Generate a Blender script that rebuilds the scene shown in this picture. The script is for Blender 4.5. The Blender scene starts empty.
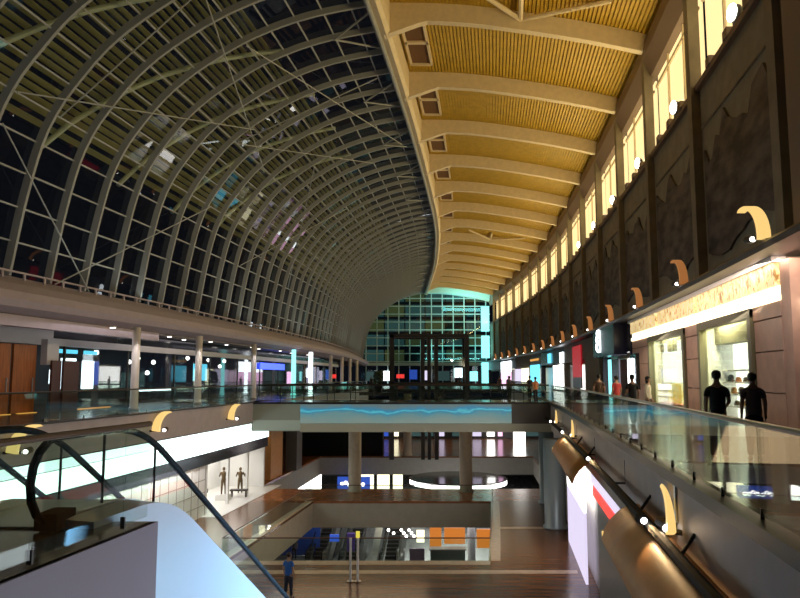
import bpy, bmesh, math, random
from mathutils import Vector, Matrix
random.seed(7)
scn = bpy.context.scene
COL = scn.collection
PI = math.pi
EYE = 1.63
# ------------------------------------------------------------------ plan curve of the hall
TH = [(-60,.165),(0,.165),(20,.158),(35,.142),(45,.128),(60,.112),(80,.1),(90,.075),(100,.047),(120,.025),(130,0),(400,0)]
def th(Y):
    for (a,b),(c,d) in zip(TH,TH[1:]):
        if a <= Y <= c: return b+(d-b)*(Y-a)/(c-a)
    return 0
_XC = [0.0]
for i in range(0,2400): _XC.append(_XC[-1]+th((i+.5)*.1)*.1)
def xc(Y):
    if Y <= 0: return .165*Y
    k = min(int(Y*10),2398); f = Y*10-k
    return _XC[k]*(1-f)+_XC[k+1]*f
def P(off,Y,z): return Vector((off+xc(Y),Y,z))
def hd(Y): return -math.atan(th(Y))      # rotation about z that turns +Y along the hall
# ------------------------------------------------------------------ materials
MATS = {}
def mat(name,col,rough=.5,metal=0,noise=0,nscale=4,emit=None,es=0,bump=0,stretch=None,spec=.5,col2=None):
    if name in MATS: return MATS[name]
    m = bpy.data.materials.new(name); m.use_nodes = True
    nt = m.node_tree; b = nt.nodes['Principled BSDF']
    b.inputs['Base Color'].default_value = (*col,1)
    b.inputs['Roughness'].default_value = rough
    b.inputs['Metallic'].default_value = metal
    b.inputs['Specular IOR Level'].default_value = spec
    if emit:
        b.inputs['Emission Color'].default_value = (*emit,1)
        b.inputs['Emission Strength'].default_value = es
    if noise or bump or col2:
        tc = nt.nodes.new('ShaderNodeTexCoord'); mp = nt.nodes.new('ShaderNodeMapping')
        if stretch: mp.inputs['Scale'].default_value = stretch
        n = nt.nodes.new('ShaderNodeTexNoise'); n.inputs['Scale'].default_value = nscale
        n.inputs['Detail'].default_value = 5
        nt.links.new(tc.outputs['Object'],mp.inputs['Vector']); nt.links.new(mp.outputs['Vector'],n.inputs['Vector'])
        if noise or col2:
            r = nt.nodes.new('ShaderNodeValToRGB')
            c2 = col2 or tuple(min(1,c*(1+noise)) for c in col)
            c1 = col if col2 else tuple(c*(1-noise) for c in col)
            r.color_ramp.elements[0].color = (*c1,1); r.color_ramp.elements[1].color = (*c2,1)
            r.color_ramp.elements[0].position = .35; r.color_ramp.elements[1].position = .65
            nt.links.new(n.outputs['Fac'],r.inputs['Fac']); nt.links.new(r.outputs['Color'],b.inputs['Base Color'])
        if bump:
            bp = nt.nodes.new('ShaderNodeBump'); bp.inputs['Strength'].default_value = bump
            nt.links.new(n.outputs['Fac'],bp.inputs['Height']); nt.links.new(bp.outputs['Normal'],b.inputs['Normal'])
    MATS[name] = m; return m
def glow(name,col,s): return mat(name,(.02,.02,.02),.4,emit=col,es=s)
def glass(name,tint,ior=1.5,rough=.02,gcol=(1,1,1)):
    if name in MATS: return MATS[name]
    m = bpy.data.materials.new(name); m.use_nodes = True; nt = m.node_tree; nt.nodes.clear()
    o = nt.nodes.new('ShaderNodeOutputMaterial'); mx = nt.nodes.new('ShaderNodeMixShader')
    fr = nt.nodes.new('ShaderNodeFresnel'); fr.inputs['IOR'].default_value = ior
    # thin pane: the same reflection from either face
    geo = nt.nodes.new('ShaderNodeNewGeometry'); vm = nt.nodes.new('ShaderNodeMix'); vm.data_type = 'FLOAT'
    vm.inputs[2].default_value = ior; vm.inputs[3].default_value = 1/ior
    nt.links.new(geo.outputs['Backfacing'],vm.inputs[0]); nt.links.new(vm.outputs[0],fr.inputs['IOR'])
    tr = nt.nodes.new('ShaderNodeBsdfTransparent'); tr.inputs['Color'].default_value = (*tint,1)
    gl = nt.nodes.new('ShaderNodeBsdfGlossy'); gl.inputs['Roughness'].default_value = rough; gl.inputs['Color'].default_value = (*gcol,1)
    nt.links.new(fr.outputs[0],mx.inputs[0]); nt.links.new(tr.outputs[0],mx.inputs[1]); nt.links.new(gl.outputs[0],mx.inputs[2])
    nt.links.new(mx.outputs[0],o.inputs['Surface'])
    MATS[name] = m; return m
M = dict(
 slat=mat('yellow_slats',(.54,.345,.03),.55,noise=.12,nscale=2),
 cream=mat('cream_steel',(.72,.60,.41),.5,noise=.05,nscale=3),
 vrib=mat('vault_grey_steel',(.36,.375,.37),.45),
 vpurl=mat('vault_purlin_steel',(.43,.45,.45),.45),
 louv=mat('olive_louvre',(.40,.37,.15),.7),
 ledge=mat('mauve_plaster',(.47,.40,.46),.55,noise=.04,nscale=2),
 soffit=mat('soffit_grey',(.27,.24,.27),.6),
 header=mat('header_white',(.62,.60,.62),.5),
 fasc=mat('fascia_plaster',(.47,.41,.43),.6,noise=.05,nscale=2),
 fascr=mat('fascia_taupe',(.45,.39,.35),.6,noise=.06,nscale=2),
 bridge=mat('bridge_sage',(.34,.40,.35),.5),
 bridgeb=mat('bridge_band',(.52,.52,.42),.5),
 bridgel=mat('bridge_pale',(.55,.68,.62),.45),
 bridged=mat('bridge_dark',(.09,.075,.065),.4),
 wallr=mat('stone_olive',(.27,.245,.175),.7,noise=.12,nscale=1.5),
 pil=mat('pilaster_stone',(.23,.195,.14),.65,noise=.12,nscale=1.5),
 beamd=mat('beam_brown',(.20,.14,.11),.55),
 mural=mat('mural_relief',(.02,.015,.016),.6,col2=(.15,.115,.10),nscale=.9,stretch=(1,.8,2.2),bump=.4),
 b1=mat('marble_brown',(.10,.036,.013),.2,col2=(.20,.085,.034),nscale=1.6,stretch=(.25,2.2,1),spec=.25),
 b1s=mat('marble_beige',(.55,.40,.27),.22,noise=.08),
 b1o=mat('marble_rust',(.36,.13,.055),.2,noise=.15,nscale=2),
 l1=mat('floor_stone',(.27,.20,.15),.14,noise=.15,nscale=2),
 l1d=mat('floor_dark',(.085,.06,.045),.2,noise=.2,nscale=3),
 b2=mat('floor_lower',(.16,.17,.16),.25,noise=.15,nscale=2),
 grey=mat('slab_grey',(.34,.32,.29),.6,noise=.05,nscale=2),
 beige=mat('slab_beige',(.50,.44,.36),.6,noise=.05,nscale=2),
 col=mat('column_beige',(.47,.38,.29),.5,noise=.05),
 colw=mat('column_white',(.82,.76,.73),.45),
 colb=mat('column_bluegrey',(.33,.40,.44),.3,metal=.3),
 pink=mat('pink_stone',(.55,.36,.29),.45,noise=.10,nscale=2),
 black=mat('black_rubber',(.006,.006,.007),.65,spec=.15),
 dark=mat('dark_metal',(.03,.027,.026),.4,metal=.2),
 dark2=mat('dark_glossy',(.03,.035,.04),.12),
 navy=mat('navy_panel',(.018,.02,.05),.25),
 rail=mat('rail_brown',(.12,.065,.045),.3,metal=.2),
 steel=mat('brushed_steel',(.5,.5,.5),.3,metal=.9),
 esc=mat('escalator_cladding',(.58,.66,.76),.28,metal=.0),  # blue of the light on the panels mixed into this colour
 lilac=mat('landing_plaster',(.25,.215,.275),.6),
 bronze=mat('bronze_canopy',(.60,.27,.07),.5,metal=0,noise=.06,nscale=3),
 wood=mat('orange_wood',(.36,.11,.025),.4,noise=.25,nscale=2,stretch=(6,6,.6)),
 oxide=mat('dark_red_screen',(.09,.03,.028),.35),
 red=mat('red_panel',(.6,.02,.025),.4),
 frame=mat('olive_frame',(.17,.16,.10),.45),
 white=mat('white_paint',(.8,.8,.78),.5),
 grid=mat('white_tiles',(.85,.83,.80),.3),
 orange=mat('orange_panel',(.75,.24,.05),.5),
 blue=mat('blue_wall',(.03,.09,.42),.5),
 purple=mat('purple_banner',(.16,.09,.42),.5),
 green=mat('plant_green',(.035,.07,.025),.6,noise=.3,nscale=9),
 skin=mat('skin',(.44,.26,.17),.5), hair=mat('black_hair',(.012,.01,.009),.5),
 tblack=mat('black_cloth',(.012,.012,.014),.8), tgrey=mat('grey_cloth',(.15,.12,.125),.8), twhite=mat('cream_cloth',(.75,.70,.55),.8),
 tred=mat('red_cloth',(.55,.06,.06),.8), tblue=mat('blue_cloth',(.03,.16,.55),.8), denim=mat('dark_denim',(.03,.035,.06),.8),
 tbrown=mat('brown_cloth',(.09,.05,.03),.8), khaki=mat('khaki_cloth',(.22,.18,.12),.8), shoe=mat('shoe_dark',(.03,.025,.02),.5),
 gold=mat('mannequin_gold',(.12,.075,.03),.35,metal=.4), mdark=mat('mannequin_dark',(.05,.04,.035),.5),
 clr=glass('rail_glass',(.88,.94,.91),1.32),
 vgl=glass('vault_glass',(.88,.9,.86),1.5,.015),
 shopgl=glass('shop_glass',(.80,.85,.86),1.5),
 endgl=glass('end_wall_glass',(.5,.72,.72),1.5),
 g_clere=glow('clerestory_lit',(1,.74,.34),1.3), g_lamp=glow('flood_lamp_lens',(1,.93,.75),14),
 g_white=glow('white_light',(1,.97,.92),5), g_cool=glow('cool_white_light',(.86,.95,1),4.2), g_spot=glow('spot_lens',(1,.93,.85),7),
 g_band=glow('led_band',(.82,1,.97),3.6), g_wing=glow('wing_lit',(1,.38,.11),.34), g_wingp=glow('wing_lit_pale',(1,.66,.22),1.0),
 g_shop=glow('shop_yellow_white',(1,.93,.62),2.2), g_shop2=glow('shop_cream',(1,.97,.72),3.0), g_sign=glow('cornice_lit',(1,.86,.55),2.6),
 g_cyan=glow('cyan_screen',(.15,.75,1),1.6), g_blue=glow('blue_neon',(.04,.08,1),3.0), g_bluesign=glow('blue_sign_panel',(.03,.09,.5),1.0),
 g_teal=glow('teal_lit',(.30,.95,.95),1.6), g_pinkl=glow('pink_light',(1,.55,.85),1.6), g_lil=glow('lilac_light',(.80,.72,.95),1.0),
 g_orange=glow('amber_light',(1,.45,.08),.8), g_green=glow('green_indicator',(.03,1,.35),1.2), g_red=glow('red_light',(1,.05,.04),1.5),
 g_yel=glow('yellow_light',(1,.85,.1),.75), red_lit=glow('red_lit_panel',(.75,.015,.03),.5), orange_lit=glow('orange_lit_board',(.8,.24,.03),.75), g_dim=glow('dim_teal_office',(.14,.30,.29),.22), g_dimy=glow('dim_olive_office',(.30,.28,.09),.22),
)
def pattern_mat(name,base,fg,scale,es,thr=.5,stretch=(1,1,1)):
    m = bpy.data.materials.new(name); m.use_nodes = True; nt = m.node_tree; b = nt.nodes['Principled BSDF']
    tc = nt.nodes.new('ShaderNodeTexCoord'); mp = nt.nodes.new('ShaderNodeMapping'); mp.inputs['Scale'].default_value = stretch
    n = nt.nodes.new('ShaderNodeTexNoise'); n.inputs['Scale'].default_value = scale; n.inputs['Detail'].default_value = 6
    n.inputs['Distortion'].default_value = .8
    r = nt.nodes.new('ShaderNodeValToRGB'); els = r.color_ramp.elements
    els[0].color = (*base,1); els[0].position = thr-.12; els[1].color = (*fg,1); els[1].position = thr+.12
    nt.links.new(tc.outputs['Object'],mp.inputs['Vector']); nt.links.new(mp.outputs[0],n.inputs['Vector'])
    nt.links.new(n.outputs['Fac'],r.inputs['Fac']); nt.links.new(r.outputs['Color'],b.inputs['Base Color'])
    if es:
        nt.links.new(r.outputs['Color'],b.inputs['Emission Color']); b.inputs['Emission Strength'].default_value = es
    b.inputs['Roughness'].default_value = .4
    M[name] = m; return m
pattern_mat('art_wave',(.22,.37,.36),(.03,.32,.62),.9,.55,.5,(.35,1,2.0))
def art_mat():
    m = M['art_wave']; nt = m.node_tree; b = nt.nodes['Principled BSDF']; N = nt.nodes.new; L = nt.links.new
    tc = N('ShaderNodeTexCoord'); sp = N('ShaderNodeSeparateXYZ'); L(tc.outputs['Object'],sp.inputs[0])
    mp = N('ShaderNodeMapping'); mp.inputs['Scale'].default_value = (.22,0,.5); L(tc.outputs['Object'],mp.inputs['Vector'])
    n = N('ShaderNodeTexNoise'); n.inputs['Scale'].default_value = 2.2; n.inputs['Detail'].default_value = 4; L(mp.outputs[0],n.inputs['Vector'])
    a = N('ShaderNodeMath'); a.operation = 'MULTIPLY_ADD'; a.inputs[1].default_value = .9; a.inputs[2].default_value = -.45; L(n.outputs['Fac'],a.inputs[0])
    mr = N('ShaderNodeMapRange'); mr.inputs[1].default_value = -1.3; mr.inputs[2].default_value = -.1; L(sp.outputs['Z'],mr.inputs[0])
    ad = N('ShaderNodeMath'); ad.operation = 'ADD'; L(a.outputs[0],ad.inputs[0]); L(mr.outputs[0],ad.inputs[1])
    r_ = N('ShaderNodeValToRGB'); e = r_.color_ramp.elements
    e[0].position = .1; e[0].color = (.26,.36,.34,1); e[1].position = .95; e[1].color = (.16,.24,.27,1)
    for p,c in ((.45,(.16,.34,.38,1)),(.6,(.06,.30,.48,1)),(.68,(.12,.62,.78,1)),(.76,(.05,.30,.52,1))):
        q = e.new(p); q.color = c
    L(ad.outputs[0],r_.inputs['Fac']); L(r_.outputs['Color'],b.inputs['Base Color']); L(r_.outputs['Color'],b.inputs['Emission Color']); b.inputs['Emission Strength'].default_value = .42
art_mat()
pattern_mat('sign_gilt',(.9,.70,.36),(.25,.14,.035),4,1.0,.54,(1,1.2,.9))
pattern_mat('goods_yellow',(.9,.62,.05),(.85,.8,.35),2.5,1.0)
# ------------------------------------------------------------------ object helpers
def obj(name,bm,m,parent=None,smooth=False):
    me = bpy.data.meshes.new(name)
    bmesh.ops.recalc_face_normals(bm,faces=bm.faces); bm.to_mesh(me); bm.free()
    if m: me.materials.append(M[m] if isinstance(m,str) else m)
    if smooth:
        for p in me.polygons: p.use_smooth = True
    o = bpy.data.objects.new(name,me); COL.objects.link(o)
    if parent:
        o.parent = parent; o.matrix_parent_inverse = Matrix.Identity(4)
        W = world(parent).inverted()
        o.matrix_basis = W
    return o
def world(o):
    m = o.matrix_basis.copy()
    while o.parent: o = o.parent; m = o.matrix_basis @ m
    return m
def thing(name,label,cat,loc=(0,0,0),rz=0,group=None):
    o = bpy.data.objects.new(name,None); COL.objects.link(o); o.empty_display_size = .2
    o.matrix_basis = Matrix.Translation(Vector(loc)) @ Matrix.Rotation(rz,4,'Z')
    return tag(o,label,cat,group)
def tag(o,label,cat,group=None,kind=None):
    o['label'] = label; o['category'] = cat
    if group: o['group'] = group
    if kind: o['kind'] = kind
    return o
def struct(o,label=None,cat=None):
    o['kind'] = 'structure'
    if label: o['label'] = label
    if cat: o['category'] = cat
    return o
def sroot(name,label,cat):
    o = bpy.data.objects.new(name,None); COL.objects.link(o); return struct(o,label,cat)
def B(): return bmesh.new()
def quadface(bm,vs):
    try: bm.faces.new(vs)
    except ValueError: pass
def sweep(bm,prof,Y0,Y1,step=3.0,closed=True,cap=True):
    n = max(1,int(math.ceil((Y1-Y0)/step))); rings = []
    for i in range(n+1):
        Y = Y0+(Y1-Y0)*i/n
        rings.append([bm.verts.new(P(o,Y,z)) for o,z in prof])
    k = len(prof)
    for a,b in zip(rings,rings[1:]):
        for j in range(k if closed else k-1):
            quadface(bm,(a[j],a[(j+1)%k],b[(j+1)%k],b[j]))
    if closed and cap:
        quadface(bm,rings[0]); quadface(bm,rings[-1])
    return bm
def sbox(bm,o0,o1,Y0,Y1,z0,z1,step=3.0):
    return sweep(bm,[(o0,z0),(o1,z0),(o1,z1),(o0,z1)],Y0,Y1,step)
def box(bm,c,s,mx=None):
    v = []
    for dz in (-.5,.5):
        for dx,dy in ((-.5,-.5),(.5,-.5),(.5,.5),(-.5,.5)):
            p = Vector((dx*s[0],dy*s[1],dz*s[2]))
            p = (mx @ p if mx else p)+Vector(c); v.append(bm.verts.new(p))
    for f in ((0,1,2,3),(4,5,6,7),(0,1,5,4),(1,2,6,5),(2,3,7,6),(3,0,4,7)): quadface(bm,[v[i] for i in f])
    return bm
def tube(bm,pts,r,n=8,cap=True,ry=None):
    pts = [Vector(p) for p in pts]; rings = []; prev = None
    for i,p in enumerate(pts):
        t = (pts[min(i+1,len(pts)-1)]-pts[max(i-1,0)]).normalized()
        up = Vector((0,0,1)) if abs(t.z) < .95 else Vector((1,0,0))
        a = t.cross(up).normalized() if prev is None else (prev-t*prev.dot(t)).normalized()
        prev = a; b = t.cross(a)
        rr = r[i] if isinstance(r,(list,tuple)) else r
        rings.append([bm.verts.new(p+a*rr*math.cos(2*PI*k/n)+b*(ry or rr)*math.sin(2*PI*k/n)) for k in range(n)])
    for a,b in zip(rings,rings[1:]):
        for k in range(n): quadface(bm,(a[k],a[(k+1)%n],b[(k+1)%n],b[k]))
    if cap: quadface(bm,rings[0]); quadface(bm,rings[-1])
    return bm
def lathe(bm,c,prof,n=20):
    rings = []
    for r,z in prof: rings.append([bm.verts.new(Vector(c)+Vector((r*math.cos(2*PI*k/n),r*math.sin(2*PI*k/n),z))) for k in range(n)])
    for a,b in zip(rings,rings[1:]):
        for k in range(n): quadface(bm,(a[k],a[(k+1)%n],b[(k+1)%n],b[k]))
    quadface(bm,rings[0]); quadface(bm,rings[-1]); return bm
def ell(bm,c,s,seg=12,rings=8,mx=None):
    r = bmesh.ops.create_uvsphere(bm,u_segments=seg,v_segments=rings,radius=1)
    for v in r['verts']:
        p = Vector((v.co.x*s[0],v.co.y*s[1],v.co.z*s[2])); v.co = (mx @ p if mx else p)+Vector(c)
    return bm
def torus(bm,c,R,r,ax='y',n=16,m=6,sx=1,sz=1):
    rings = []
    for i in range(n):
        a = 2*PI*i/n; ring = []
        for j in range(m):
            b = 2*PI*j/m; q = R+r*math.cos(b)
            u,v,w = q*math.cos(a)*sx,r*math.sin(b),q*math.sin(a)*sz
            p = (u,v,w) if ax == 'y' else (v,u,w)
            ring.append(bm.verts.new(Vector(c)+Vector(p)))
        rings.append(ring)
    for i in range(n):
        for j in range(m): quadface(bm,(rings[i][j],rings[(i+1)%n][j],rings[(i+1)%n][(j+1)%m],rings[i][(j+1)%m]))
    return bm
def smbox(name,m,o0,o1,Y0,Y1,z0,z1,parent=None,step=3.0): return obj(name,sbox(B(),o0,o1,Y0,Y1,z0,z1,step),m,parent)
def area(name,loc,target,sx,sy,power,col,spread=PI):
    l = bpy.data.lights.new(name,'AREA'); l.shape = 'RECTANGLE'; l.size = sx; l.size_y = sy; l.energy = power; l.color = col; l.spread = spread
    o = bpy.data.objects.new(name,l); COL.objects.link(o); o.location = loc
    d = Vector(target)-Vector(loc); o.rotation_euler = d.to_track_quat('-Z','Y').to_euler()
    if abs(d.x) > .2 and abs(d.y) < .3*abs(d.x): l.size,l.size_y = sy,sx      # lamps that shine across the hall run along it
    return o
def spot(name,loc,target,power,col,size=1.2,blend=.6,r=.08):
    l = bpy.data.lights.new(name,'SPOT'); l.energy = power; l.color = col; l.spot_size = size; l.spot_blend = blend; l.shadow_soft_size = r
    o = bpy.data.objects.new(name,l); COL.objects.link(o); o.location = loc
    o.rotation_euler = (Vector(target)-Vector(loc)).to_track_quat('-Z','Y').to_euler(); return o
ORD = ['first','second','third','fourth','fifth','sixth','seventh','eighth','ninth','tenth','eleventh','twelfth','thirteenth','fourteenth','fifteenth','sixteenth','seventeenth','eighteenth','nineteenth','twentieth']
END = 168.0; BAY = 9.3; RIB0 = 38.9
# ================================================================== SETTING: floors
def floor_obj(name,boxes,m,label):
    bm = B()
    for b in boxes: sbox(bm,*b)
    return struct(obj(name,bm,m),label,'floor')
Z1,Z2 = -6.77,-12.3
floor_obj('floor',[(2.65,14,-6,END,-.12,0)],'l1','glossy stone walkway floor in front of the lit shops on the upper right')
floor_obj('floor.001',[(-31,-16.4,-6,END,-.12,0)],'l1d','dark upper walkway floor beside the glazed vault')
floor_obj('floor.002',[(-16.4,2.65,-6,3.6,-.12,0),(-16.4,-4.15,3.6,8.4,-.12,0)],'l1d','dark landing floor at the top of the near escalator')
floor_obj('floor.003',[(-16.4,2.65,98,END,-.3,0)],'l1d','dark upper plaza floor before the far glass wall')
# lower floor with its two openings
floor_obj('floor.004',[(-40,10,-6,34.2,Z1-.15,Z1),(-40,-13.4,34.2,50.2,Z1-.15,Z1),(-1.3,10,34.2,50.2,Z1-.15,Z1)],'b1','polished brown marble lower concourse floor around the rectangular opening')
floor_obj('floor.005',[(-19,10,50.2,55.6,Z1-.15,Z1),(-40,-19,50.2,78,Z1-.15,Z1),(3.6,14,55.6,78,Z1-.15,Z1)],'b1o','rust red marble floor strip between the two openings under the bridge')
floor_obj('floor.006',[(-40,20,78,125,Z1-.15,Z1)],'b1','far lower concourse floor beyond the second opening')
floor_obj('floor.007',[(-45,25,20,110,Z2-.3,Z2)],'b2','grey floor of the lowest level seen through the openings')
struct(obj('trim_1',sbox(sbox(sbox(B(),-13.9,-1.2,33.5,34.2,Z1,Z1+.012),-1.3,-.75,34.2,50.2,Z1,Z1+.012),-13.9,-13.4,34.2,50.2,Z1,Z1+.012),'b1s'),'beige stone border around the rectangular floor opening','stone border')
struct(obj('trim_2',sbox(sbox(B(),-18,2.6,32.0,32.55,Z1,Z1+.01),-.75,2.6,41.2,41.7,Z1,Z1+.01),'b1s'),'beige stone stripes across the brown lower floor','floor stripe')
# opening fascias (slab edges)
def fascia_ring(name,o0,o1,Y0,Y1,z0,z1,m,label):
    r = sroot(name,label,'slab edge')
    t = .15
    smbox('edge_panel',m,o0-t,o0,Y0,Y1,z0,z1,r); smbox('edge_panel',m,o1,o1+t,Y0,Y1,z0,z1,r)
    smbox('edge_panel',m,o0,o1,Y1,Y1+t,z0,z1,r); smbox('edge_panel',m,o0,o1,Y0-t,Y0,z0,z1,r)
fascia_ring('trim_3',-13.4,-1.3,34.2,50.2,Z1-1.75,Z1-.15,'beige','beige slab edge around the rectangular floor opening')
fascia_ring('trim_4',-19,3.6,55.6,78,Z1-1.9,Z1-.15,'grey','grey slab edge around the second opening under the bridge')
struct(obj('ceiling_lower',sbox(sbox(sbox(B(),-40,-13.6,20,55.4,Z1-1.8,Z1-1.7),-1.1,10,20,55.4,Z1-1.8,Z1-1.7),-40,20,78.2,108,Z1-1.8,Z1-1.7),'soffit'),'ceiling of the lowest level','ceiling')
struct(obj('ceiling_concourse',sbox(sbox(sbox(B(),-40,-18.7,-6,57,-2.15,-2.0),-40,20,98.2,125,-1.9,-1.75),3.2,14,-6,98,-1.9,-1.75),'soffit'),'ceiling of the lower concourse','ceiling')
# ================================================================== glazed vault
prof0 = [(-22.0,4.4),(-21.75,6.0),(-21.45,7.8),(-20.9,10.2),(-20.3,11.7),(-19.5,13.0),(-18.0,14.9),(-16.1,16.5),(-13.5,18.1),(-10.5,19.25),(-6.9,20.0)]
def catmull(p,n=12):
    out = []
    for i in range(len(p)-1):
        a,b,c,d = p[max(i-1,0)],p[i],p[i+1],p[min(i+2,len(p)-1)]
        for k in range(n):
            t = k/n
            out.append(tuple(.5*((2*b[j])+(c[j]-a[j])*t+(2*a[j]-5*b[j]+4*c[j]-d[j])*t*t+(3*b[j]-a[j]-3*c[j]+d[j])*t**3) for j in (0,1)))
    out.append(p[-1]); return out
def resample(p,n):
    L = [0]
    for a,b in zip(p,p[1:]): L.append(L[-1]+math.dist(a,b))
    out = []; j = 0
    for i in range(n+1):
        s = L[-1]*i/n
        while j < len(L)-2 and L[j+1] < s: j += 1
        t = (s-L[j])/max(1e-9,L[j+1]-L[j]); out.append((p[j][0]+(p[j+1][0]-p[j][0])*t,p[j][1]+(p[j+1][1]-p[j][1])*t))
    return out
NP = 16
VP_ = [(o,h+EYE) for o,h in resample(catmull(prof0),NP)]
VD = [(o,h+EYE) for o,h in resample(catmull(prof0),NP*2)]
def inward(pr,i):
    a,b = pr[max(i-1,0)],pr[min(i+1,len(pr)-1)]
    dx,dz = b[0]-a[0],b[1]-a[1]; l = math.hypot(dx,dz); return (dz/l,-dx/l)
vault = sroot('ceiling_vault','dark glazed barrel vault with grey steel arches rising from the left ledge','glass vault')
ARCHY = [33.5+2.8*k for k in range(-8,49) if 33.5+2.8*k < END]
bm = B(); prev = None
for Y in ARCHY:
    row = [bm.verts.new(P(o,Y,z)) for o,z in VP_]
    if prev:
        for j in range(NP): quadface(bm,(prev[j],prev[j+1],row[j+1],row[j]))
    prev = row
obj('glazing',bm,'vgl',vault)
rad = 0
for Y in ARCHY:
    bm = B(); rings = []
    for i,(o,z) in enumerate(VD):
        nx,nz = inward(VD,i)
        d = .36
        rings.append([bm.verts.new(P(o+nx*a,Y+w,z+nz*a)) for a,w in ((.03,-.075),(.03,.075),(d,.075),(d,-.075))])
    for a,b in zip(rings,rings[1:]):
        for k in range(4): quadface(bm,(a[k],a[(k+1)%4],b[(k+1)%4],b[k]))
    quadface(bm,rings[0]); quadface(bm,rings[-1])
    obj('rib',bm,'vrib',vault)
for j in range(1,NP):
    o,z = VP_[j]; nx,nz = inward(VP_,j); tx,tz = -nz,nx
    pr = [(o+nx*a+tx*b,z+nz*a+tz*b) for a,b in ((.02,-.035),(.02,.035),(.12,.035),(.12,-.035))]
    obj('purlin',sweep(B(),pr,ARCHY[0],ARCHY[-1],2.8),'vpurl',vault)
# sunshade louvres outside the upper part
bm = B()
for i in range(19,47):
    f = i/4; j = int(f); t = f-j
    o = VP_[j][0]*(1-t)+VP_[min(j+1,NP)][0]*t; z = VP_[j][1]*(1-t)+VP_[min(j+1,NP)][1]*t
    nx,nz = inward(VP_,j)
    pr = [(o-nx*1.0,z-nz*1.0),(o-nx*1.22+nz*.24,z-nz*1.22-nx*.24)]
    sweep(bm,[pr[0],(pr[0][0]+.02,pr[0][1]+.02),(pr[1][0]+.02,pr[1][1]+.02),pr[1]],ARCHY[0]-3,110,5.6)
obj('sunshade_louvre',bm,'louv',vault)
# cross bracing rods
def vpt(j,Y,a=.55):
    nx,nz = inward(VP_,j); return P(VP_[j][0]+nx*a,Y,VP_[j][1]+nz*a)
for k,(ja,Ya,jb,Yb) in enumerate([(0,36.3,4,27.9),(0,33.5,5,47.5),(5,30.7,11,30.7),(5,27.9,9,44.7),(11,30.7,8,50.3),(11,36.3,15,58),(8,44.7,15,44.7),(8,44.7,13,61),(3,55.9,10,70),(3,70,10,55.9)]):
    n = 1; obj('brace_rod',tube(B(),[vpt(ja,Ya),vpt(jb,Yb)],.035,6),'vpurl',vault)
# brackets between vault and gutter
k = 0
for Y in [RIB0+BAY*i for i in range(-2,13)]:
    for s in (-1,1):
        o1,z1 = VP_[NP-2]
        obj('gutter_strut',tube(B(),[P(-6.85,Y+s*2.6,21.2),P(o1+.1,Y,z1-.45)],.06,6),'vrib',vault)
# outer arch pipes seen through the glass
for Ya in (18.6,25.2,31.9,38.5,45.1,51.7):
    pts_ = []
    for q in range(4,13):
        nx,nz = inward(VP_,q); pts_.append(P(VP_[q][0]-nx*.55,Ya+1.05*(q-4),VP_[q][1]-nz*.55))
    obj('outer_pipe',tube(B(),pts_,.13,8),mat('pipe_pale',(.55,.62,.48),.5),vault)
# ledge under the vault
struct(obj('trim_5',sweep(B(),[(-22.4,6.0),(-21.9,6.0),(-21.75,5.9),(-21.0,5.55),(-20.45,5.15),(-20.3,4.8),(-20.4,4.5),(-20.8,4.25),(-21.4,4.15),(-22.4,4.15)],8,END),'ledge',smooth=False),'smooth mauve ledge running along the foot of the glass vault','ledge')
bm = B(); sbox(bm,-21.55,-21.5,8,END,6.12,6.2)
for i in range(100): sbox(bm,-21.56,-21.5,9+i*1.4,9.12+i*1.4,5.85,6.15)
struct(obj('trim_6',bm,'ledge'),'slim low rail along the top of the mauve ledge','ledge rail')
struct(obj('ceiling_left',sbox(B(),-31,-20.9,8,END,4.12,4.22),'soffit'),'grey soffit over the left walkway','ceiling')
struct(obj('trim_7',sbox(B(),-20.9,-20.5,8,42,3.72,4.18),'ledge'),'flat mauve canopy beam over the nearest left shops','canopy beam')
# ================================================================== yellow ceiling
CB = [(-6.9,20.0),(-4,19.95),(-1.4,19.75),(2.4,19.2),(5.2,18.7),(8.4,18.0)]
CBd = catmull(CB,6)
def cbz(o):
    for a,b in zip(CBd,CBd[1:]):
        if a[0] <= o <= b[0]: return a[1]+(b[1]-a[1])*(o-a[0])/(b[0]-a[0])+EYE
    return CBd[-1][1]+EYE
ceil = sroot('ceiling','long yellow slatted ceiling carried on cream curved ribs','ceiling')
pr = []; o = -6.9
while o < 8.35:
    z = cbz(o)+1.05
    pr += [(o,z),(o+.15,z),(o+.15,z+.09),(o+.22,z+.09)]; o += .22
obj('slats',sweep(B(),pr,8,END,4.65,closed=False),'slat',ceil)
RIBY = [RIB0+BAY*i for i in range(-3,14)]
for Y in RIBY:
    bm = B(); rings = []
    for o,h in CBd:
        z = h+EYE; t = z+1.06
        if o < -4.6: zz = z-.9*(-4.6-o)/2.3
        else: zz = z
        rings.append([bm.verts.new(P(o,Y+w,q)) for w,q in ((-.24,zz),(.24,zz),(.24,t),(-.24,t))])
    for a,b in zip(rings,rings[1:]):
        for k in range(4): quadface(bm,(a[k],a[(k+1)%4],b[(k+1)%4],b[k]))
    quadface(bm,rings[0]); quadface(bm,rings[-1])
    obj('rib',bm,'cream',ceil)
obj('gutter_beam',sweep(B(),[(-7.35,20.9),(-6.75,20.75),(-6.55,21.0),(-6.55,22.7),(-7.35,22.7)],8,END,4.65),'cream',ceil)
obj('gutter_pipe',tube(B(),[P(-7.2,8+i*4,20.75) for i in range(40)],.14,8),'vrib',ceil)
for Yn in (RIB0,RIB0+7*BAY):
    node = P(.8,Yn-.3,cbz(.8)+.55)
    for do in (-3.3,0,4.7):
        obj('strut',tube(B(),[node,P(.8+do,Yn-3.0,cbz(.8+do)+1.0)],.14,8),'cream',ceil)
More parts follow.
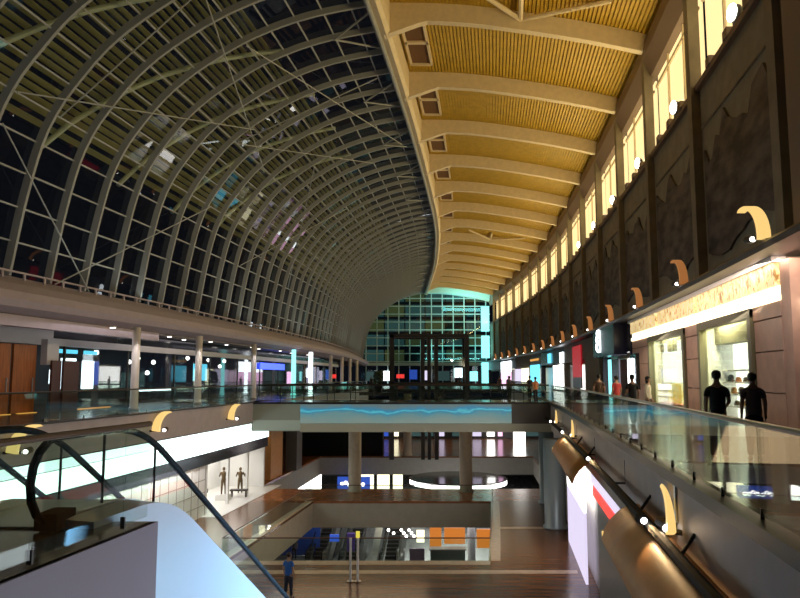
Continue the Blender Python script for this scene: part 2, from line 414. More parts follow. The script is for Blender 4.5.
for i,Y in enumerate(RIBY[2:15]):
    v = thing('ceiling_vent','brown two-slot vent opening beside the gutter, %s bay from the near end'%ORD[i],'vent',P(-5.2,Y+3.6,cbz(-5.2)+.98),hd(Y),'vent openings along the yellow ceiling')
    def wb(o0,o1,a,b,z0,z1): return sbox(B(),o0,o1,Y+a,Y+b,z0,z1,9)
    z = cbz(-5.2)+.9
    bm = wb(-6.3,-6.15,1.3,7.4,z-.1,z+.15); sbox(bm,-4.95,-4.8,Y+1.3,Y+7.4,z-.1,z+.15); sbox(bm,-6.3,-4.8,Y+4.1,Y+4.4,z-.1,z+.15); sbox(bm,-6.3,-4.8,Y+7.3,Y+7.5,z-.1,z+.15); sbox(bm,-6.3,-4.8,Y+1.2,Y+1.4,z-.1,z+.15)
    obj('frame',bm,'cream',v)
    for a,b in ((1.4,4.1),(4.4,7.3)):
        s = obj('slot',wb(-6.15,-4.95,a,b,z+.02,z+.1),mat('slot_brown',(.14,.065,.022),.7),v)
# ================================================================== right wall
wr = sroot('wall_right','tall right wall of dark stone with pilasters above the lit shops','wall')
WO = 8.0
obj('wall_face',sbox(sbox(B(),WO,WO+.5,14,END,5.0,13.8),WO,WO+.5,14,END,2.9,5.0),'wallr',wr)
obj('upper_beam',sweep(B(),[(7.6,19.3),(8.0,18.3),(8.5,18.3),(8.5,21.5),(7.75,20.4)],14,END,4.65),'beamd',wr)
obj('sill_beam',sbox(B(),7.8,8.5,14,END,13.6,13.85),'beamd',wr)
PILY = [RIB0+BAY*i for i in range(-2,14)]
for Y in PILY:
    obj('pilaster',sbox(B(),7.62,8.1,Y-.33,Y+.33,4.9,19.6),'pil',wr)
    bm = B()
    for q in (2.3,4.6,6.9): sbox(bm,7.75,8.0,Y+q-.25,Y+q+.25,13.8,14.15)
    obj('sill_block',bm,'beamd',wr)
for i,Y in enumerate(PILY):
    if i == len(PILY)-1: break
    w = sroot('window_%d'%(i+1),'warm lit clerestory opening high on the right wall, %s from the near end'%ORD[i],'window')
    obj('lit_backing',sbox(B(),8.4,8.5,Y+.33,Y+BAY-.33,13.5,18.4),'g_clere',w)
    obj('mullion',sbox(sbox(B(),8.25,8.35,Y+3.0,Y+3.12,13.85,18.3),8.25,8.35,Y+6.1,Y+6.22,13.85,18.3),'cream',w)
    obj('head_rail',sbox(B(),8.25,8.35,Y+.33,Y+BAY-.33,17.6,17.75),'cream',w)
for i,Y in enumerate(PILY[:6]):
    f = thing('floodlight','glaring white floodlight inside the clerestory, %s opening from the near end'%ORD[i],'floodlight',P(8.1,Y+4.7,13.9),hd(Y),'floodlights in the clerestory')
    c = P(8.15,Y+4.7,14.8)
    obj('stand',tube(B(),[P(8.15,Y+4.7,13.86),P(8.15,Y+4.7,14.6)],.04,6),'dark',f)
    obj('housing',ell(B(),c+Vector((.12,0,0)),(.18,.35,.35)),'dark',f,True); obj('lens',ell(B(),c+Vector((-.05,0,.05)),(.12,.33,.33)),'g_lamp',f,True)
for i,Y in enumerate(PILY[:14]):
    m_ = thing('mural_panel','dark figured relief panel on the upper right wall, %s bay from the near end'%ORD[i],'mural',P(7.9,Y+BAY/2,6.2),hd(Y),'relief panels along the upper right wall')
    # ragged outline panel
    bm = B(); n = 14; y0,y1 = Y+.9,Y+BAY-.9; top = []; bot = []
    rnd = random.Random(i*3+1)
    for k in range(n+1):
        yy = y0+(y1-y0)*k/n
        top.append(10.9+.5*math.sin(k*.9+i)+rnd.uniform(-.35,.35)); bot.append(6.6+.35*math.sin(k*.45+i*1.7)+rnd.uniform(-.06,.06))
    fr = [[bm.verts.new(P(7.9,y0+(y1-y0)*k/n,z)) for z in (bot[k],top[k])] for k in range(n+1)]
    bk = [[bm.verts.new(P(8.02,y0+(y1-y0)*k/n,z)) for z in (bot[k],top[k])] for k in range(n+1)]
    for k in range(n):
        quadface(bm,(fr[k][0],fr[k][1],fr[k+1][1],fr[k+1][0])); quadface(bm,(fr[k][1],bk[k][1],bk[k+1][1],fr[k+1][1])); quadface(bm,(fr[k][0],bk[k][0],bk[k+1][0],fr[k+1][0]))
    quadface(bm,(fr[0][0],fr[0][1],bk[0][1],bk[0][0])); quadface(bm,(fr[n][0],fr[n][1],bk[n][1],bk[n][0]))
    obj('relief',bm,'mural',m_)
    obj('picture_rail',sbox(B(),7.92,8.02,Y+.6,Y+BAY-.6,11.9,12.0),'pil',m_)
# canopy shelf between shops and upper wall
struct(obj('trim_8',sweep(B(),[(6.6,5.0),(6.5,5.12),(6.6,5.22),(8.1,5.3),(8.1,5.0)],12,END),'dark'),'dark projecting shelf above the right-hand shop signs','shelf')
# near right return wall
nw = sroot('wall_near','dark brown return wall at the right edge beside the pink stone pier','wall')
obj('wall_face',sbox(B(),7.5,8.6,10,19.0,5.35,19.5),'beamd',nw)
obj('wall_strip',sbox(B(),7.44,7.52,16.4,17.2,5.0,19.5),mat('brown_pink',(.30,.17,.15),.5),nw)
# ================================================================== near right: luxury shop
shop = sroot('wall_shop','bright stone shopfront with two tall windows on the right walkway','shopfront')
def sh(name,m,Y0,Y1,z0,z1,o0=7.4,o1=7.9): return obj(name,sbox(B(),o0,o1,Y0,Y1,z0,z1),m,shop)
for z0,z1 in ((0,1.15),(1.19,2.35),(2.39,3.3)):
    sh('pier_block','pink',20.0,22.3,z0,z1); sh('pier_block','pink',28.9,31.0,z0,z1); sh('pier_block','pink',38.9,43.6,z0,z1)
sh('lintel','g_sign',20.0,43.6,3.95,4.2,7.42,7.9)
sh('lintel','pink',20.0,43.6,3.75,3.95,7.45,7.9)
for a,b in ((20.0,22.4),(28.8,31.1),(38.8,43.6)): sh('pier_block','pink',a,b,3.34,3.75)
sh('light_band','g_sign',20.0,43.6,3.78,3.95,7.34,7.6)
for i,(a,b) in enumerate(((20.0,28.7),(29.0,36.2),(36.5,43.6))): sh('sign_panel','sign_gilt',a+.1,b-.1,4.2,4.85,7.3,7.5)
sh('cornice','white',20.0,43.8,4.85,5.0,7.2,7.9)
sh('pier_return','pink',19.3,20.0,0,4.85,7.42,9.2)
def shopwin(Y0,Y1,ztop,lab,gl,idx):
    w = sroot('window_%d'%(40+idx),lab,'shop window')
    bm = B(); sbox(bm,7.3,7.6,Y0,Y0+.32,0,ztop); sbox(bm,7.3,7.6,Y1-.32,Y1,0,ztop); sbox(bm,7.3,7.6,Y0,Y1,ztop-.28,ztop)
    obj('frame',bm,'frame',w)
    obj('pane',sbox(B(),7.5,7.53,Y0+.32,Y1-.32,0,ztop-.28),'shopgl',w)
    obj('lit_backing',sbox(B(),8.7,8.8,Y0-.1,Y1+.1,0.05,ztop+.2),gl,w)
    obj('side_wall',sbox(sbox(B(),7.6,8.7,Y1-.02,Y1+.08,0,ztop+.2),7.6,8.7,Y0-.08,Y0+.02,0,ztop+.2),'white',w)
    obj('ceiling_panel',sbox(B(),7.6,8.7,Y0-.1,Y1+.1,ztop+.2,ztop+.3),'g_shop',w)  # ceiling made to glow, added to brighten the side walls
    return w
w1 = shopwin(22.4,28.8,3.75,'nearer tall shop window with stocked shelves inside','g_shop2',1)
w2 = shopwin(31.1,38.8,3.75,'farther tall shop window with a blank lit blind','g_shop',2)
obj('blind',sbox(B(),8.0,8.05,31.5,38.4,1.35,3.4),'g_shop2',w2)
# goods
gs = thing('display_shelf','pale display shelving behind the nearer tall shop window','shelf unit',P(8.4,26,0),hd(26))
for z in (.5,.95,1.4,1.85): obj('shelf',sbox(B(),8.15,8.66,22.9,28.4,z,z+.05),'white',gs)
obj('upright',sbox(sbox(B(),8.15,8.66,22.84,22.9,0,1.9),8.15,8.66,28.4,28.46,0,1.9),'white',gs)
for i in range(18):
    z = (.55,1.0,1.45)[i%3]; Y = 23.1+i*.3; s = random.uniform(.2,.34)
    g = obj('handbag',box(ell(B(),P(8.4,Y,z+s*.44),(.1,s*.55,s*.42)),P(8.4,Y,z+.035),(.16,s*.9,.06)),['bronze','mdark','orange','gold'][i%4],None)
    tag(g,'small handbag on the lit shelving behind the nearer shop window','handbag','handbags on the lit shelves')
tag(obj('wall_poster',sbox(B(),8.6,8.68,24.2,26.6,2.35,2.75),'orange'),'orange and green poster strip high in the nearer shop window','poster')
tag(obj('wall_poster',sbox(B(),8.6,8.68,24.8,26.6,2.76,2.95),mat('teal_green',(.05,.35,.25),.5)),'green poster strip above the orange one in the shop window','poster')
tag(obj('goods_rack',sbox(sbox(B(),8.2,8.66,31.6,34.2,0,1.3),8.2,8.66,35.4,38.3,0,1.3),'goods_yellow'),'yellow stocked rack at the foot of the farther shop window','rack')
tag(obj('display_plinth',sbox(B(),7.7,8.1,32.5,38,0,.35),'orange'),'orange plinth low in the farther shop window','plinth')
# ================================================================== farther right shops
SIDE = [ (44.2,55.5,'navy'),(55.5,63.5,'wallr'),(63.5,72.5,'wallr'),(72.5,80,'grey'),(80,90,'dark'),(90,101,'navy'),(101,112,'dark'),(112,128,'wallr'),(128,END,'dark')]
fr = sroot('wall_side','row of farther shopfronts along the right walkway','shopfronts')
for a,b,m in SIDE:
    obj('shop_upper',sbox(B(),7.45,8.0,a,b,3.2,5.0),m,fr)
    obj('shop_pier',sbox(B(),7.4,8.0,b-.5,b,0,3.2),m,fr); obj('shop_pier',sbox(B(),7.4,8.0,a,a+.3,0,3.2),m,fr)
    obj('shop_back',sbox(B(),10,10.1,a,b,0,3.2),'white',fr)
obj('shop_divider',sbox(B(),7.6,8.0,43.6,44.2,0,5.0),'frame',fr)
# individual lit pieces
def lit(name,cat,label,m,Y0,Y1,z0,z1,o0=7.3,o1=7.4,group=None): return tag(obj(name,sbox(B(),o0,o1,Y0,Y1,z0,z1),m),label,cat,group)
fr2 = thing('sign_box','black and navy projecting sign box with a white looped mark','sign',P(6.9,52,3.2),hd(52))
obj('box',sbox(B(),6.6,7.45,45.5,54.5,3.05,4.98),'navy',fr2)
bm = B()
for z,R in ((3.75,.34),(4.3,.3),(4.72,.2)): torus(bm,P(6.55,51.5,z),R,.075,'x',16,6,1.6,1)
obj('mark',bm,'g_cool',fr2)
lit('lit_doorway','doorway','white glowing doorway under the navy sign box','g_white',45.2,49.6,.02,2.85,8.2,8.3)
lit('violet_hoarding','panel','dark violet panel beside the white glowing doorway','navy',49.6,52.5,0,2.9,7.6,7.7)
lit('cyan_strip','light strip','pale cyan light strip left of the violet panel','g_teal',52.6,54.0,0,2.9,7.6,7.7)
b2 = thing('blade_sign','narrow vertical sign with white looped letters on a dark pier','sign',P(7.0,42.6,1),hd(43))
obj('board',sbox(B(),7.2,7.4,41.6,43.4,.9,3.0),'dark2',b2)
bm = B()
for i in range(4): torus(bm,P(7.16,42.5,1.25+i*.42),.17,.06,'x',12,6,1.9,1)
obj('mark',bm,'g_cool',b2)
lit('red_banner','banner','red banner on the right shop row below the white spot lamps','red_lit',66.5,72.3,1.6,4.6)  # glow added to the red panel for the lit shop it shows
lit('poster_board','poster','small dark poster under the red banner','oxide',66.5,72.3,.6,1.6)
lit('brown_panel','panel','plain brown wall panel between red banner and navy sign box','pil',55.8,63.3,.3,4.9,7.2,7.45)
lit('lit_window','shop window','white glowing shop window left of the grey pier','g_white',80.5,89,.2,3.0)
lit('lit_window','shop window','pale cyan shop window on the right far row','g_cool',80.2,83,3.2,4.4)
lit('blue_sign','sign','small square sign with blue light on a navy board','g_cyan',91.5,94,3.4,4.6)
lit('lit_window','shop window','light blue shop window toward the far end of the right row','g_cyan',102,111,.3,3.4)
lit('lit_window','shop window','cream shop window near the far end of the right row','g_shop',113,121,.3,3.0)
lit('lit_window','shop window','pink tinted shop window at the far end of the right row','g_pinkl',133,146,.2,2.6)
lit('lit_window','shop window','white shop window above the pink one at far right','g_cool',133,146,2.6,4.6)
lit('lit_window','shop window','dim violet shop window between white and pale blue shops','g_lil',122,128,.3,3)
lit('amber_sign','sign','thin amber sign over the pale blue far shop','g_orange',103,111,4.0,4.3)
# ================================================================== winged sconces
def sconce(o,Y,z,side,lab,grp,R=1.25,mt='g_wing',up=1,bracket=False):
    ar = .2 if side == 'low' else .5
    s = thing('wing_sconce',lab,'wall sconce',P(o,Y,z),0,grp)
    bm = B(); n = 12; rings = []
    for i in range(n+1):
        a = i/n*PI/2*1.05; w = .15*(1-.85*i/n) if side == 'low' else .34*(1-.3*i/n)
        y = Y+R*1.5*(1-math.cos(a)); zz = z+up*R*math.sin(a)
        t = .07
        d = -1 if side != 'left' else 1
        rings.append([bm.verts.new(P(o+d*(.12),y,zz)),bm.verts.new(P(o+d*(.12+w),y,zz)),bm.verts.new(P(o+d*(.12+w),y+t*2,zz-t)),bm.verts.new(P(o+d*(.12),y+t*2,zz-t))])
    for a,b in zip(rings,rings[1:]):
        for k in range(4): quadface(bm,(a[k],a[(k+1)%4],b[(k+1)%4],b[k]))
    quadface(bm,rings[0]); quadface(bm,rings[-1])
    obj('wing',bm,mt,s)  # reflector wing glows in place of the spot light falling on it
    d = -1 if side != 'left' else 1
    obj('arm',tube(B(),[P(o,Y+.05,z-.02),P(o+d*ar,Y+.2,z-.02)],.05,6),'dark',s)
    c = P(o+d*ar,Y+.45,z+.02)
    h = obj('spot_head',tube(B(),[c+Vector((0,.22,0)),c-Vector((0,.08,.02))],.11,8),'dark',s)
    obj('lens',ell(B(),c-Vector((0,.09,.03)),(.085,.04,.07)),'g_spot',h,True)
    return s
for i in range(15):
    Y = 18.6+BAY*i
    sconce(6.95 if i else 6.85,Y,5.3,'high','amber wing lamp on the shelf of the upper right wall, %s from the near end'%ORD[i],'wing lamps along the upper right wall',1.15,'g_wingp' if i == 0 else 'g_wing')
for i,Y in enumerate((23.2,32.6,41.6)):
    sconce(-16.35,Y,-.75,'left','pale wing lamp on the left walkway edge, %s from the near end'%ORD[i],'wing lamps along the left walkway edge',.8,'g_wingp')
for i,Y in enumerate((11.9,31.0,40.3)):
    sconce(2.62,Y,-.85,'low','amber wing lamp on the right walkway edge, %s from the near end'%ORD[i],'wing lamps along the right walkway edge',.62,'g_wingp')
# ================================================================== right walkway edge
struct(obj('trim_9',sbox(B(),2.6,3.0,-6,98,-1.75,-.12),'fascr'),'taupe edge face of the right walkway','walkway edge')
struct(obj('trim_10',sbox(B(),2.5,2.75,-6,98,-.12,.06),'dark'),'dark coping along the right walkway edge','coping')
lp = thing('lighting_rail','black lighting pipe slung along the right walkway edge','lighting rail',P(2.25,20,-1.0),0)
obj('pipe',tube(B(),[P(2.25,4+i*2.2,-.95) for i in range(20)],.09,8),'black',lp)
for Y in (13.0,18.0,24.5,31,38,44):
    obj('bracket',tube(B(),[P(2.25,Y,-.95),P(2.62,Y,-.95),P(2.62,Y,-.4)],.035,6),'black',lp)
for i,Y in enumerate((12.9,22.5,33.2,41)):
    s = thing('pipe_spotlight','small white spotlight on the black edge pipe, %s from the near end'%ORD[i],'spotlight',P(2.2,Y,-.9),0,'spotlights on the edge pipe')
    c = P(2.15,Y,-.86); obj('head',tube(B(),[c+Vector((0,.2,0)),c],.09,8),'black',s); obj('lens',ell(B(),c+Vector((0,-.02,0)),(.06,.03,.055)),'g_spot',s,True)
tag(obj('edge_post',tube(B(),[P(2.58,12.2,-.75),P(2.58,12.2,-.08)],.035,8),'steel'),'slim steel post on the taupe walkway edge beside the near wing lamp','post')
def railing(name,label,o,Y0,Y1,z,hgt,pane,railm,posts=True,railr=.035,step=None):
    r = thing(name,label,'balustrade',P(o,(Y0+Y1)/2,z),0)
    Y = Y0
    while Y < Y1-.1:
        e = min(Y+pane,Y1); obj('glass_pane',sbox(B(),o-.012,o+.012,Y+.015,e-.015,z+.06,z+hgt-.03,9),'clr',r)
        if posts: obj('clip',sbox(B(),o-.022,o+.022,Y-.012,Y+.012,z+.02,z+.14),'dark',r)
        Y += pane
    n = int((Y1-Y0)/2)+1
    obj('top_rail',tube(B(),[P(o,Y0+(Y1-Y0)*i/n,z+hgt) for i in range(n+1)],railr,8),railm,r)
    return r
railing('glass_balustrade','long glass balustrade along the right walkway edge',2.68,2,46.4,.04,1.06,1.55,'steel')
railing('glass_balustrade','dim glass balustrade along the left walkway edge',-16.5,8.6,46.4,.04,1.06,2.4,'dark')
railing('glass_balustrade','far glass balustrade on the right walkway beyond the bridge',2.68,52.2,98,.04,1.06,3,'dark',False)
railing('glass_balustrade','far glass balustrade on the left walkway beyond the bridge',-16.5,52.2,98,.04,1.06,3,'dark',False)
railing('glass_balustrade','near glass balustrade with brown rail beside the escalator landing',-4.2,2,8.3,.02,1.08,1.45,'rail',True,.032)
# bronze canopies on the right below the pipe
def canopy(Y0,Y1,label):
    c = thing('bronze_canopy',label,'canopy',P(2,(Y0+Y1)/2,-1.6),0)
    pr = [(2.5,-1.02),(2.3,-1.06),(2.1,-1.16),(1.92,-1.32),(1.78,-1.52),(1.70,-1.76),(1.75,-1.78),(1.84,-1.56),(1.97,-1.38),(2.14,-1.23),(2.32,-1.13),(2.5,-1.1)]
    obj('curved_sheet',sweep(B(),pr,Y0,Y1,2),'bronze',c,True)
    obj('painted_lit_edge',sbox(B(),1.72,1.95,Y1-.02,Y1+.04,-1.75,-1.6),'g_wingp',c)  # glowing box painted in for the lamp light on the canopy tip
    for Y in (Y0+1,(Y0+Y1)/2,Y1-1): obj('hanger',tube(B(),[P(2.3,Y,-1.1),P(2.6,Y,-.7)],.03,6),'dark',c)
canopy(23.6,33.8,'farther bronze curved canopy below the right walkway edge')
canopy(6.5,15.6,'nearer bronze curved canopy below the right walkway edge')
# lower right shopfronts
lr = sroot('wall_lower','grey lower wall of shopfronts under the right walkway','wall')
obj('wall_face',sbox(B(),3.2,3.5,4,56,Z1,-1.75),'grey',lr)
lit('white_shopfront','shopfront','glowing white shopfront panel under the farther bronze canopy','g_white',30.3,38.2,-3.9,-1.8,2.75,2.85)
lit('lilac_shopfront','shopfront','lilac lower half of the glowing white shopfront','g_lil',30.3,38.2,Z1+.02,-3.95,2.75,2.85)
lit('red_sign','sign','red sign strip between the two bronze canopies','g_red',20,26.5,-2.6,-2.25,2.7,2.8)
lit('white_sign','sign','white sign strip above the red one under the walkway','g_lil',19.5,27,-2.2,-1.85,2.7,2.8)
lit('glass_shopfront','shopfront','grey glass shopfront beside the red sign','colb',16,26.8,Z1+.02,-2.7,2.9,3.0)
lit('lit_window','shop window','added white glowing panel hidden behind the nearer bronze canopy','g_cool',4.5,15,-6,-2.2,2.95,3.05)  # unseen panel added to throw light on the escalator side
tag(obj('round_column',lathe(B(),P(2.35,41.5,Z1),[(.7,0),(.7,.1),(.6,.2),(.6,4.9)]),'colb',None,True),'blue-grey round column at the right of the lower floor','column')
tag(obj('round_column',lathe(B(),P(2.5,49.5,Z1),[(.6,0),(.6,.1),(.5,.2),(.5,4.9)]),'colb',None,True),'slimmer blue-grey column under the right end of the bridge','column')
# ================================================================== bridge
br = sroot('floor_bridge','foot bridge crossing the void with a blue patterned face','bridge')
BY = 46.5
bx0,bx1 = P(-16.4,BY,0).x,P(2.65,BY,0).x
def bb(name,m,x0,x1,y0,y1,z0,z1,par=br): return obj(name,box(B(),((x0+x1)/2,(y0+y1)/2,(z0+z1)/2),(x1-x0,y1-y0,z1-z0)),m,par)
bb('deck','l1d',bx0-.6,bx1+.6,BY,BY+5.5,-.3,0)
bb('body','bridge',bx0-.1,bx1+.1,BY+.05,BY+5.5,-1.8,-.3)
bb('left_block','bridge',bx0,-6.35,BY-.12,BY+.05,-1.1,-.08); bb('left_band','bridgel',bx0,-6.35,BY-.12,BY+.05,-1.75,-1.1)
bb('long_band','bridgeb',-6.35,bx1,BY-.08,BY+.05,-1.85,-1.32); bb('right_block','bridged',7.1,bx1,BY-.12,BY+.05,-1.32,-.08)
bb('top_edge','dark',bx0,bx1,BY-.15,BY+.05,-.08,.03)
bb('art_panel','art_wave',-6.35,7.1,BY-.14,BY-.06,-1.3,-.1)
def xrail(name,label,x0,x1,y,z,pane):
    r = thing(name,label,'balustrade',((x0+x1)/2,y,z))
    x = x0
    while x < x1-.1:
        e = min(x+pane,x1); obj('glass_pane',box(B(),((x+e)/2,y,z+.54),(e-x-.03,.024,.98)),'clr',r)
        obj('post',box(B(),(x,y+.04,z+.5),(.05,.05,1.0)),'dark',r); x += pane
    obj('top_rail',tube(B(),[(x0,y,z+1.08),(x1,y,z+1.08)],.05,8),'dark',r)
    obj('middle_rail',tube(B(),[(x0,y+.05,z+.62),(x1,y+.05,z+.62)],.025,6),'dark',r)
    return r
xrail('bridge_balustrade','dark-railed glass balustrade on the near side of the bridge',bx0+.2,bx1-.1,BY+.15,.02,1.5)
xrail('bridge_balustrade','dark-railed glass balustrade on the far side of the bridge',bx0+.2,bx1-.1,BY+5.3,.02,1.5)
# rails round the openings on the lower floor
def openrail(label,o0,o1,Y0,Y1):
    r = thing('opening_balustrade',label,'balustrade',P((o0+o1)/2,Y0,Z1))
    for (a,b,c,d) in ((o0,Y0,o1,Y0),(o0,Y1,o1,Y1)):
        obj('glass_pane',sbox(B(),a,c,b-.012,b+.012,Z1+.03,Z1+1.0),'clr',r)
        obj('top_rail',tube(B(),[P(a,b,Z1+1.05),P(c,d,Z1+1.05)],.03,6),'rail',r)
    for o_ in (o0,o1):
        obj('glass_pane',sbox(B(),o_-.012,o_+.012,Y0,Y1,Z1+.03,Z1+1.0),'clr',r)
        obj('top_rail',tube(B(),[P(o_,Y0+(Y1-Y0)*i/6,Z1+1.05) for i in range(7)],.03,6),'rail',r)
openrail('glass balustrade round the rectangular lower opening',-13.5,-1.2,34.05,50.3)
# big columns
for o_,Y,l in ((-11.3,54.2,'left'),(-3.1,54.2,'right')):
    tag(obj('round_column',lathe(B(),P(o_,Y,Z1),[(.55,0),(.55,.12),(.47,.2),(.47,4.9)]),'col',None,True),'round beige column under the bridge, %s of the two thick ones'%l,'column')
tag(obj('round_column',lathe(B(),P(-9.8,78.6,Z1),[(.5,0),(.5,.12),(.42,.2),(.42,6.6)]),'col',None,True),'round beige column behind the left thick one under the bridge','column')
# ================================================================== left fascia and lower left shop
struct(obj('trim_11',sbox(B(),-16.55,-16.38,8.4,46.5,-1.25,-.0),'fasc'),'pale plaster edge face of the left walkway','walkway edge')
struct(obj('trim_12',sbox(B(),-16.6,-16.3,8.4,46.6,0,.06),'dark'),'dark coping along the left walkway edge','coping')
struct(obj('trim_13',sbox(B(),-16.55,-16.38,52,98,-1.4,-.0),'fasc'),'far plaster edge face of the left walkway','walkway edge')
struct(obj('trim_14',sweep(B(),[(-16.6,-1.25),(-16.4,-1.3),(-18.6,-2.1),(-18.8,-2.05)],8.4,57),'dark2'),'dark sloping soffit under the left walkway','soffit')
tag(obj('light_band',sbox(B(),-18.9,-18.65,15,57.4,-3.0,-2.2),'g_band'),'long glowing white light band under the left walkway','light band')
tag(obj('dark_glass_band',sbox(B(),-18.9,-18.7,15,57.4,-3.75,-3.0),'dark2'),'dark glass band below the glowing white light band','glass band')
ls = sroot('wall_left','white lit lower shop on the left below the light band','shop')
obj('tile_wall',sbox(B(),-18.95,-18.75,14,45,Z1,-3.75),'grid',ls)
bm = B()
for z in (-4.6,-5.35,-6.1): sbox(bm,-18.75,-18.735,36,45,z-.02,z+.02)
for Y in range(36,46): sbox(bm,-18.75,-18.735,Y-.03,Y+.03,Z1,-3.75)
obj('tile_joint',bm,'grey',ls)
obj('back_wall',sbox(B(),-22.3,-22.2,45,57,Z1,-3.75),'white',ls)
obj('end_wall',sbox(sbox(B(),-22.2,-18.8,56.8,57,Z1,-3.75),-22.2,-18.95,44.9,45,Z1,-3.75),'white',ls)
obj('shop_ceiling',sbox(B(),-22.3,-18.9,45,57,-3.75,-3.65),'white',ls)
obj('shop_floor',sbox(B(),-22.3,-17.6,44.5,57.5,Z1,Z1+.03),'grid',ls)
for Y in (45.1,48.9,52.8,56.6): obj('mullion',sbox(B(),-18.9,-18.75,Y,Y+.25,Z1,-3.75),'white',ls)
def mannequin(o,Y,label,m,pose):
    c = P(o,Y,Z1+.03); t = thing('mannequin',label,'mannequin',c,0,'mannequins in the lit lower left shop')
    bm = B(); lathe(bm,c,[(.3,0),(.3,.03)],14); obj('base',bm,'white',t)
    z0 = .35 if pose == 'tall' else .03
    if pose == 'tall': obj('plinth',box(B(),c+Vector((0,0,.18)),(.9,.9,.36)),'white',t)
    s = 1.0
    bm = B()
    hip = c+Vector((0,0,z0+.95)); ch = c+Vector((0,.0,z0+1.4)); nk = c+Vector((0,.0,z0+1.58))
    tube(bm,[hip-Vector((0,0,.1)),hip,hip+Vector((0,0,.22)),ch,nk],[.15,.17,.13,.19,.06],10)
    ell(bm,c+Vector((0,0,z0+1.72)),(.1,.12,.13))
    obj('torso',bm,m,t,True)
    for sd in (-1,1):
        obj('leg',tube(B(),[hip+Vector((.08*sd,0,0)),c+Vector((.1*sd,.1*sd,z0+.5)),c+Vector((.1*sd,.12*sd,z0+.02))],[.1,.07,.05],8),m,t,True)
        el = ch+Vector((.32*sd,.12,-.2)); obj('arm',tube(B(),[ch+Vector((.18*sd,0,.08)),el,el+Vector((-.05*sd,.25,.15))],[.065,.05,.035],8),m,t,True)
for o_,Y,l,m,p in ((-19.3,45.9,'dark mannequin nearest the white tiled wall in the lower left shop','mdark','stand'),(-20.4,47.9,'dark mannequin with arms out, second in the lower left shop','mdark','tall'),(-19.7,50.7,'bronze mannequin in the middle of the lower left shop','gold','tall'),(-19.4,53.2,'bronze mannequin farthest along the lower left shop window','gold','stand')):
    mannequin(o_,Y,l,m,p)
bn = thing('display_bench','low dark display stool before the farthest mannequin','stool',P(-19.0,51.8,Z1))
obj('seat',box(B(),P(-19.0,51.8,Z1+.5),(1.2,.5,.1)),'mdark',bn)
for sx in (-.5,.5): obj('leg',box(B(),P(-19.0+sx,51.8,Z1+.24),(.08,.4,.45)),'mdark',bn)
# ================================================================== left upper shops
lw = sroot('wall_left_upper','dark glazed shop row along the left walkway','shopfronts')
obj('back_wall',sbox(B(),-29,-28.9,20,112,0,4.1),mat('shop_dark',(.06,.055,.06),.5),lw)
obj('header',sbox(B(),-22.5,-22.25,34.8,112,3.15,3.5),'header',lw)
obj('header',sbox(B(),-22.5,-22.2,24,34.8,3.15,4.1),'header',lw)
for i in range(12): obj('mullion',sbox(B(),-22.45,-22.35,36+i*6.2,36.12+i*6.2,0,3.15),'dark',lw)
obj('upper_glass',sbox(B(),-22.42,-22.38,34.8,112,3.5,4.12),'dark2',lw)
for i in range(9): obj('glass_pane',sbox(B(),-22.42,-22.39,34.9+i*8.4,34.9+(i+1)*8.4-.1,.05,3.15),'shopgl',lw)
for i,(a,b) in enumerate(((29.5,31.85),(32.05,33.6))):
    d = struct(sroot('door_%d'%(i+1),'orange wooden shop door at far left, %s of the pair'%('nearer','farther')[i],'door'))
    lf_ = obj('leaf',sbox(B(),-22.3,-22.2,a,b,.02,3.1),'wood',d); obj('handle',tube(B(),[P(-22.12,b-.3,.9),P(-22.12,b-.3,1.6)],.03,6),'steel',lf_)
    obj('lit_floor_strip',sbox(B(),-22.1,-21.9,a+.2,b-.2,.005,.03),'g_orange',d)  # glowing strip painted in for the warm lit floor at the door
lit('lit_pier','pier','white lit pier beside the orange wooden doors','header',33.9,34.8,2.2,3.4,-22.2,-21.9)
sc_ = thing('folding_screen','dark red carved screen beside the orange wooden doors','screen',P(-21.5,34.8,0))
for i in range(3): obj('leaf',sbox(B(),-21.6+.1*(i%2),-21.5+.1*(i%2),33.7+i*.72,34.4+i*.72,0,2.4),'oxide',sc_)
def lwin(Y0,Y1,z0,z1,m,label,o=-23.2): return lit('lit_window','shop window',label,m,Y0,Y1,z0,z1,o,o+.1)
lwin(36.2,36.9,1.3,2.0,'g_cool','small white screen in the left shop beside the dark red screen')
lwin(37.1,38.3,1.0,2.6,'g_cool','tall white screen in the left shop, middle of three')
lwin(39.0,40.0,1.0,2.5,'g_cool','tall white screen in the left shop, farthest of three')
lwin(40.0,40.5,1.2,2.5,'g_bluesign','narrow blue screen edge in the left shop')
lwin(36.7,38.4,2.85,3.05,'g_cyan','thin cyan light over the white screens in the left shop')
lwin(39.1,40.3,2.85,3.05,'g_cyan','second thin cyan light over the white screens')
lwin(52.8,55.2,1.35,2.6,'g_cyan','cyan screen in the dark left shop beyond the second white column',-22.9)
lwin(43.7,46.5,1.0,1.9,'g_dim','dim teal display behind the first white column',-23.5)
lwin(47,51.5,.7,.85,'g_cool','low white display counter light in the dark left shop',-24)
lwin(66.6,75,2.35,2.95,'g_blue','blue neon sign in the far left shop row',-22.3)
lwin(77,79.5,.9,2.2,'g_pinkl','pink light between the far left columns',-22.5)
lwin(80,86,.5,3.0,'g_dim','dim teal window in the far left shop row',-22.9)
lwin(88,96,.5,2.9,'g_lil','pale violet window far along the left shop row',-22.9)
lwin(99,108,.6,2.8,'g_dim','last dim window far along the left shop row',-22.9)
lit('amber_floor_light','floor light','amber strip light on the floor below the white screens','g_orange',36.2,39.5,.005,.04,-22.0,-21.8)
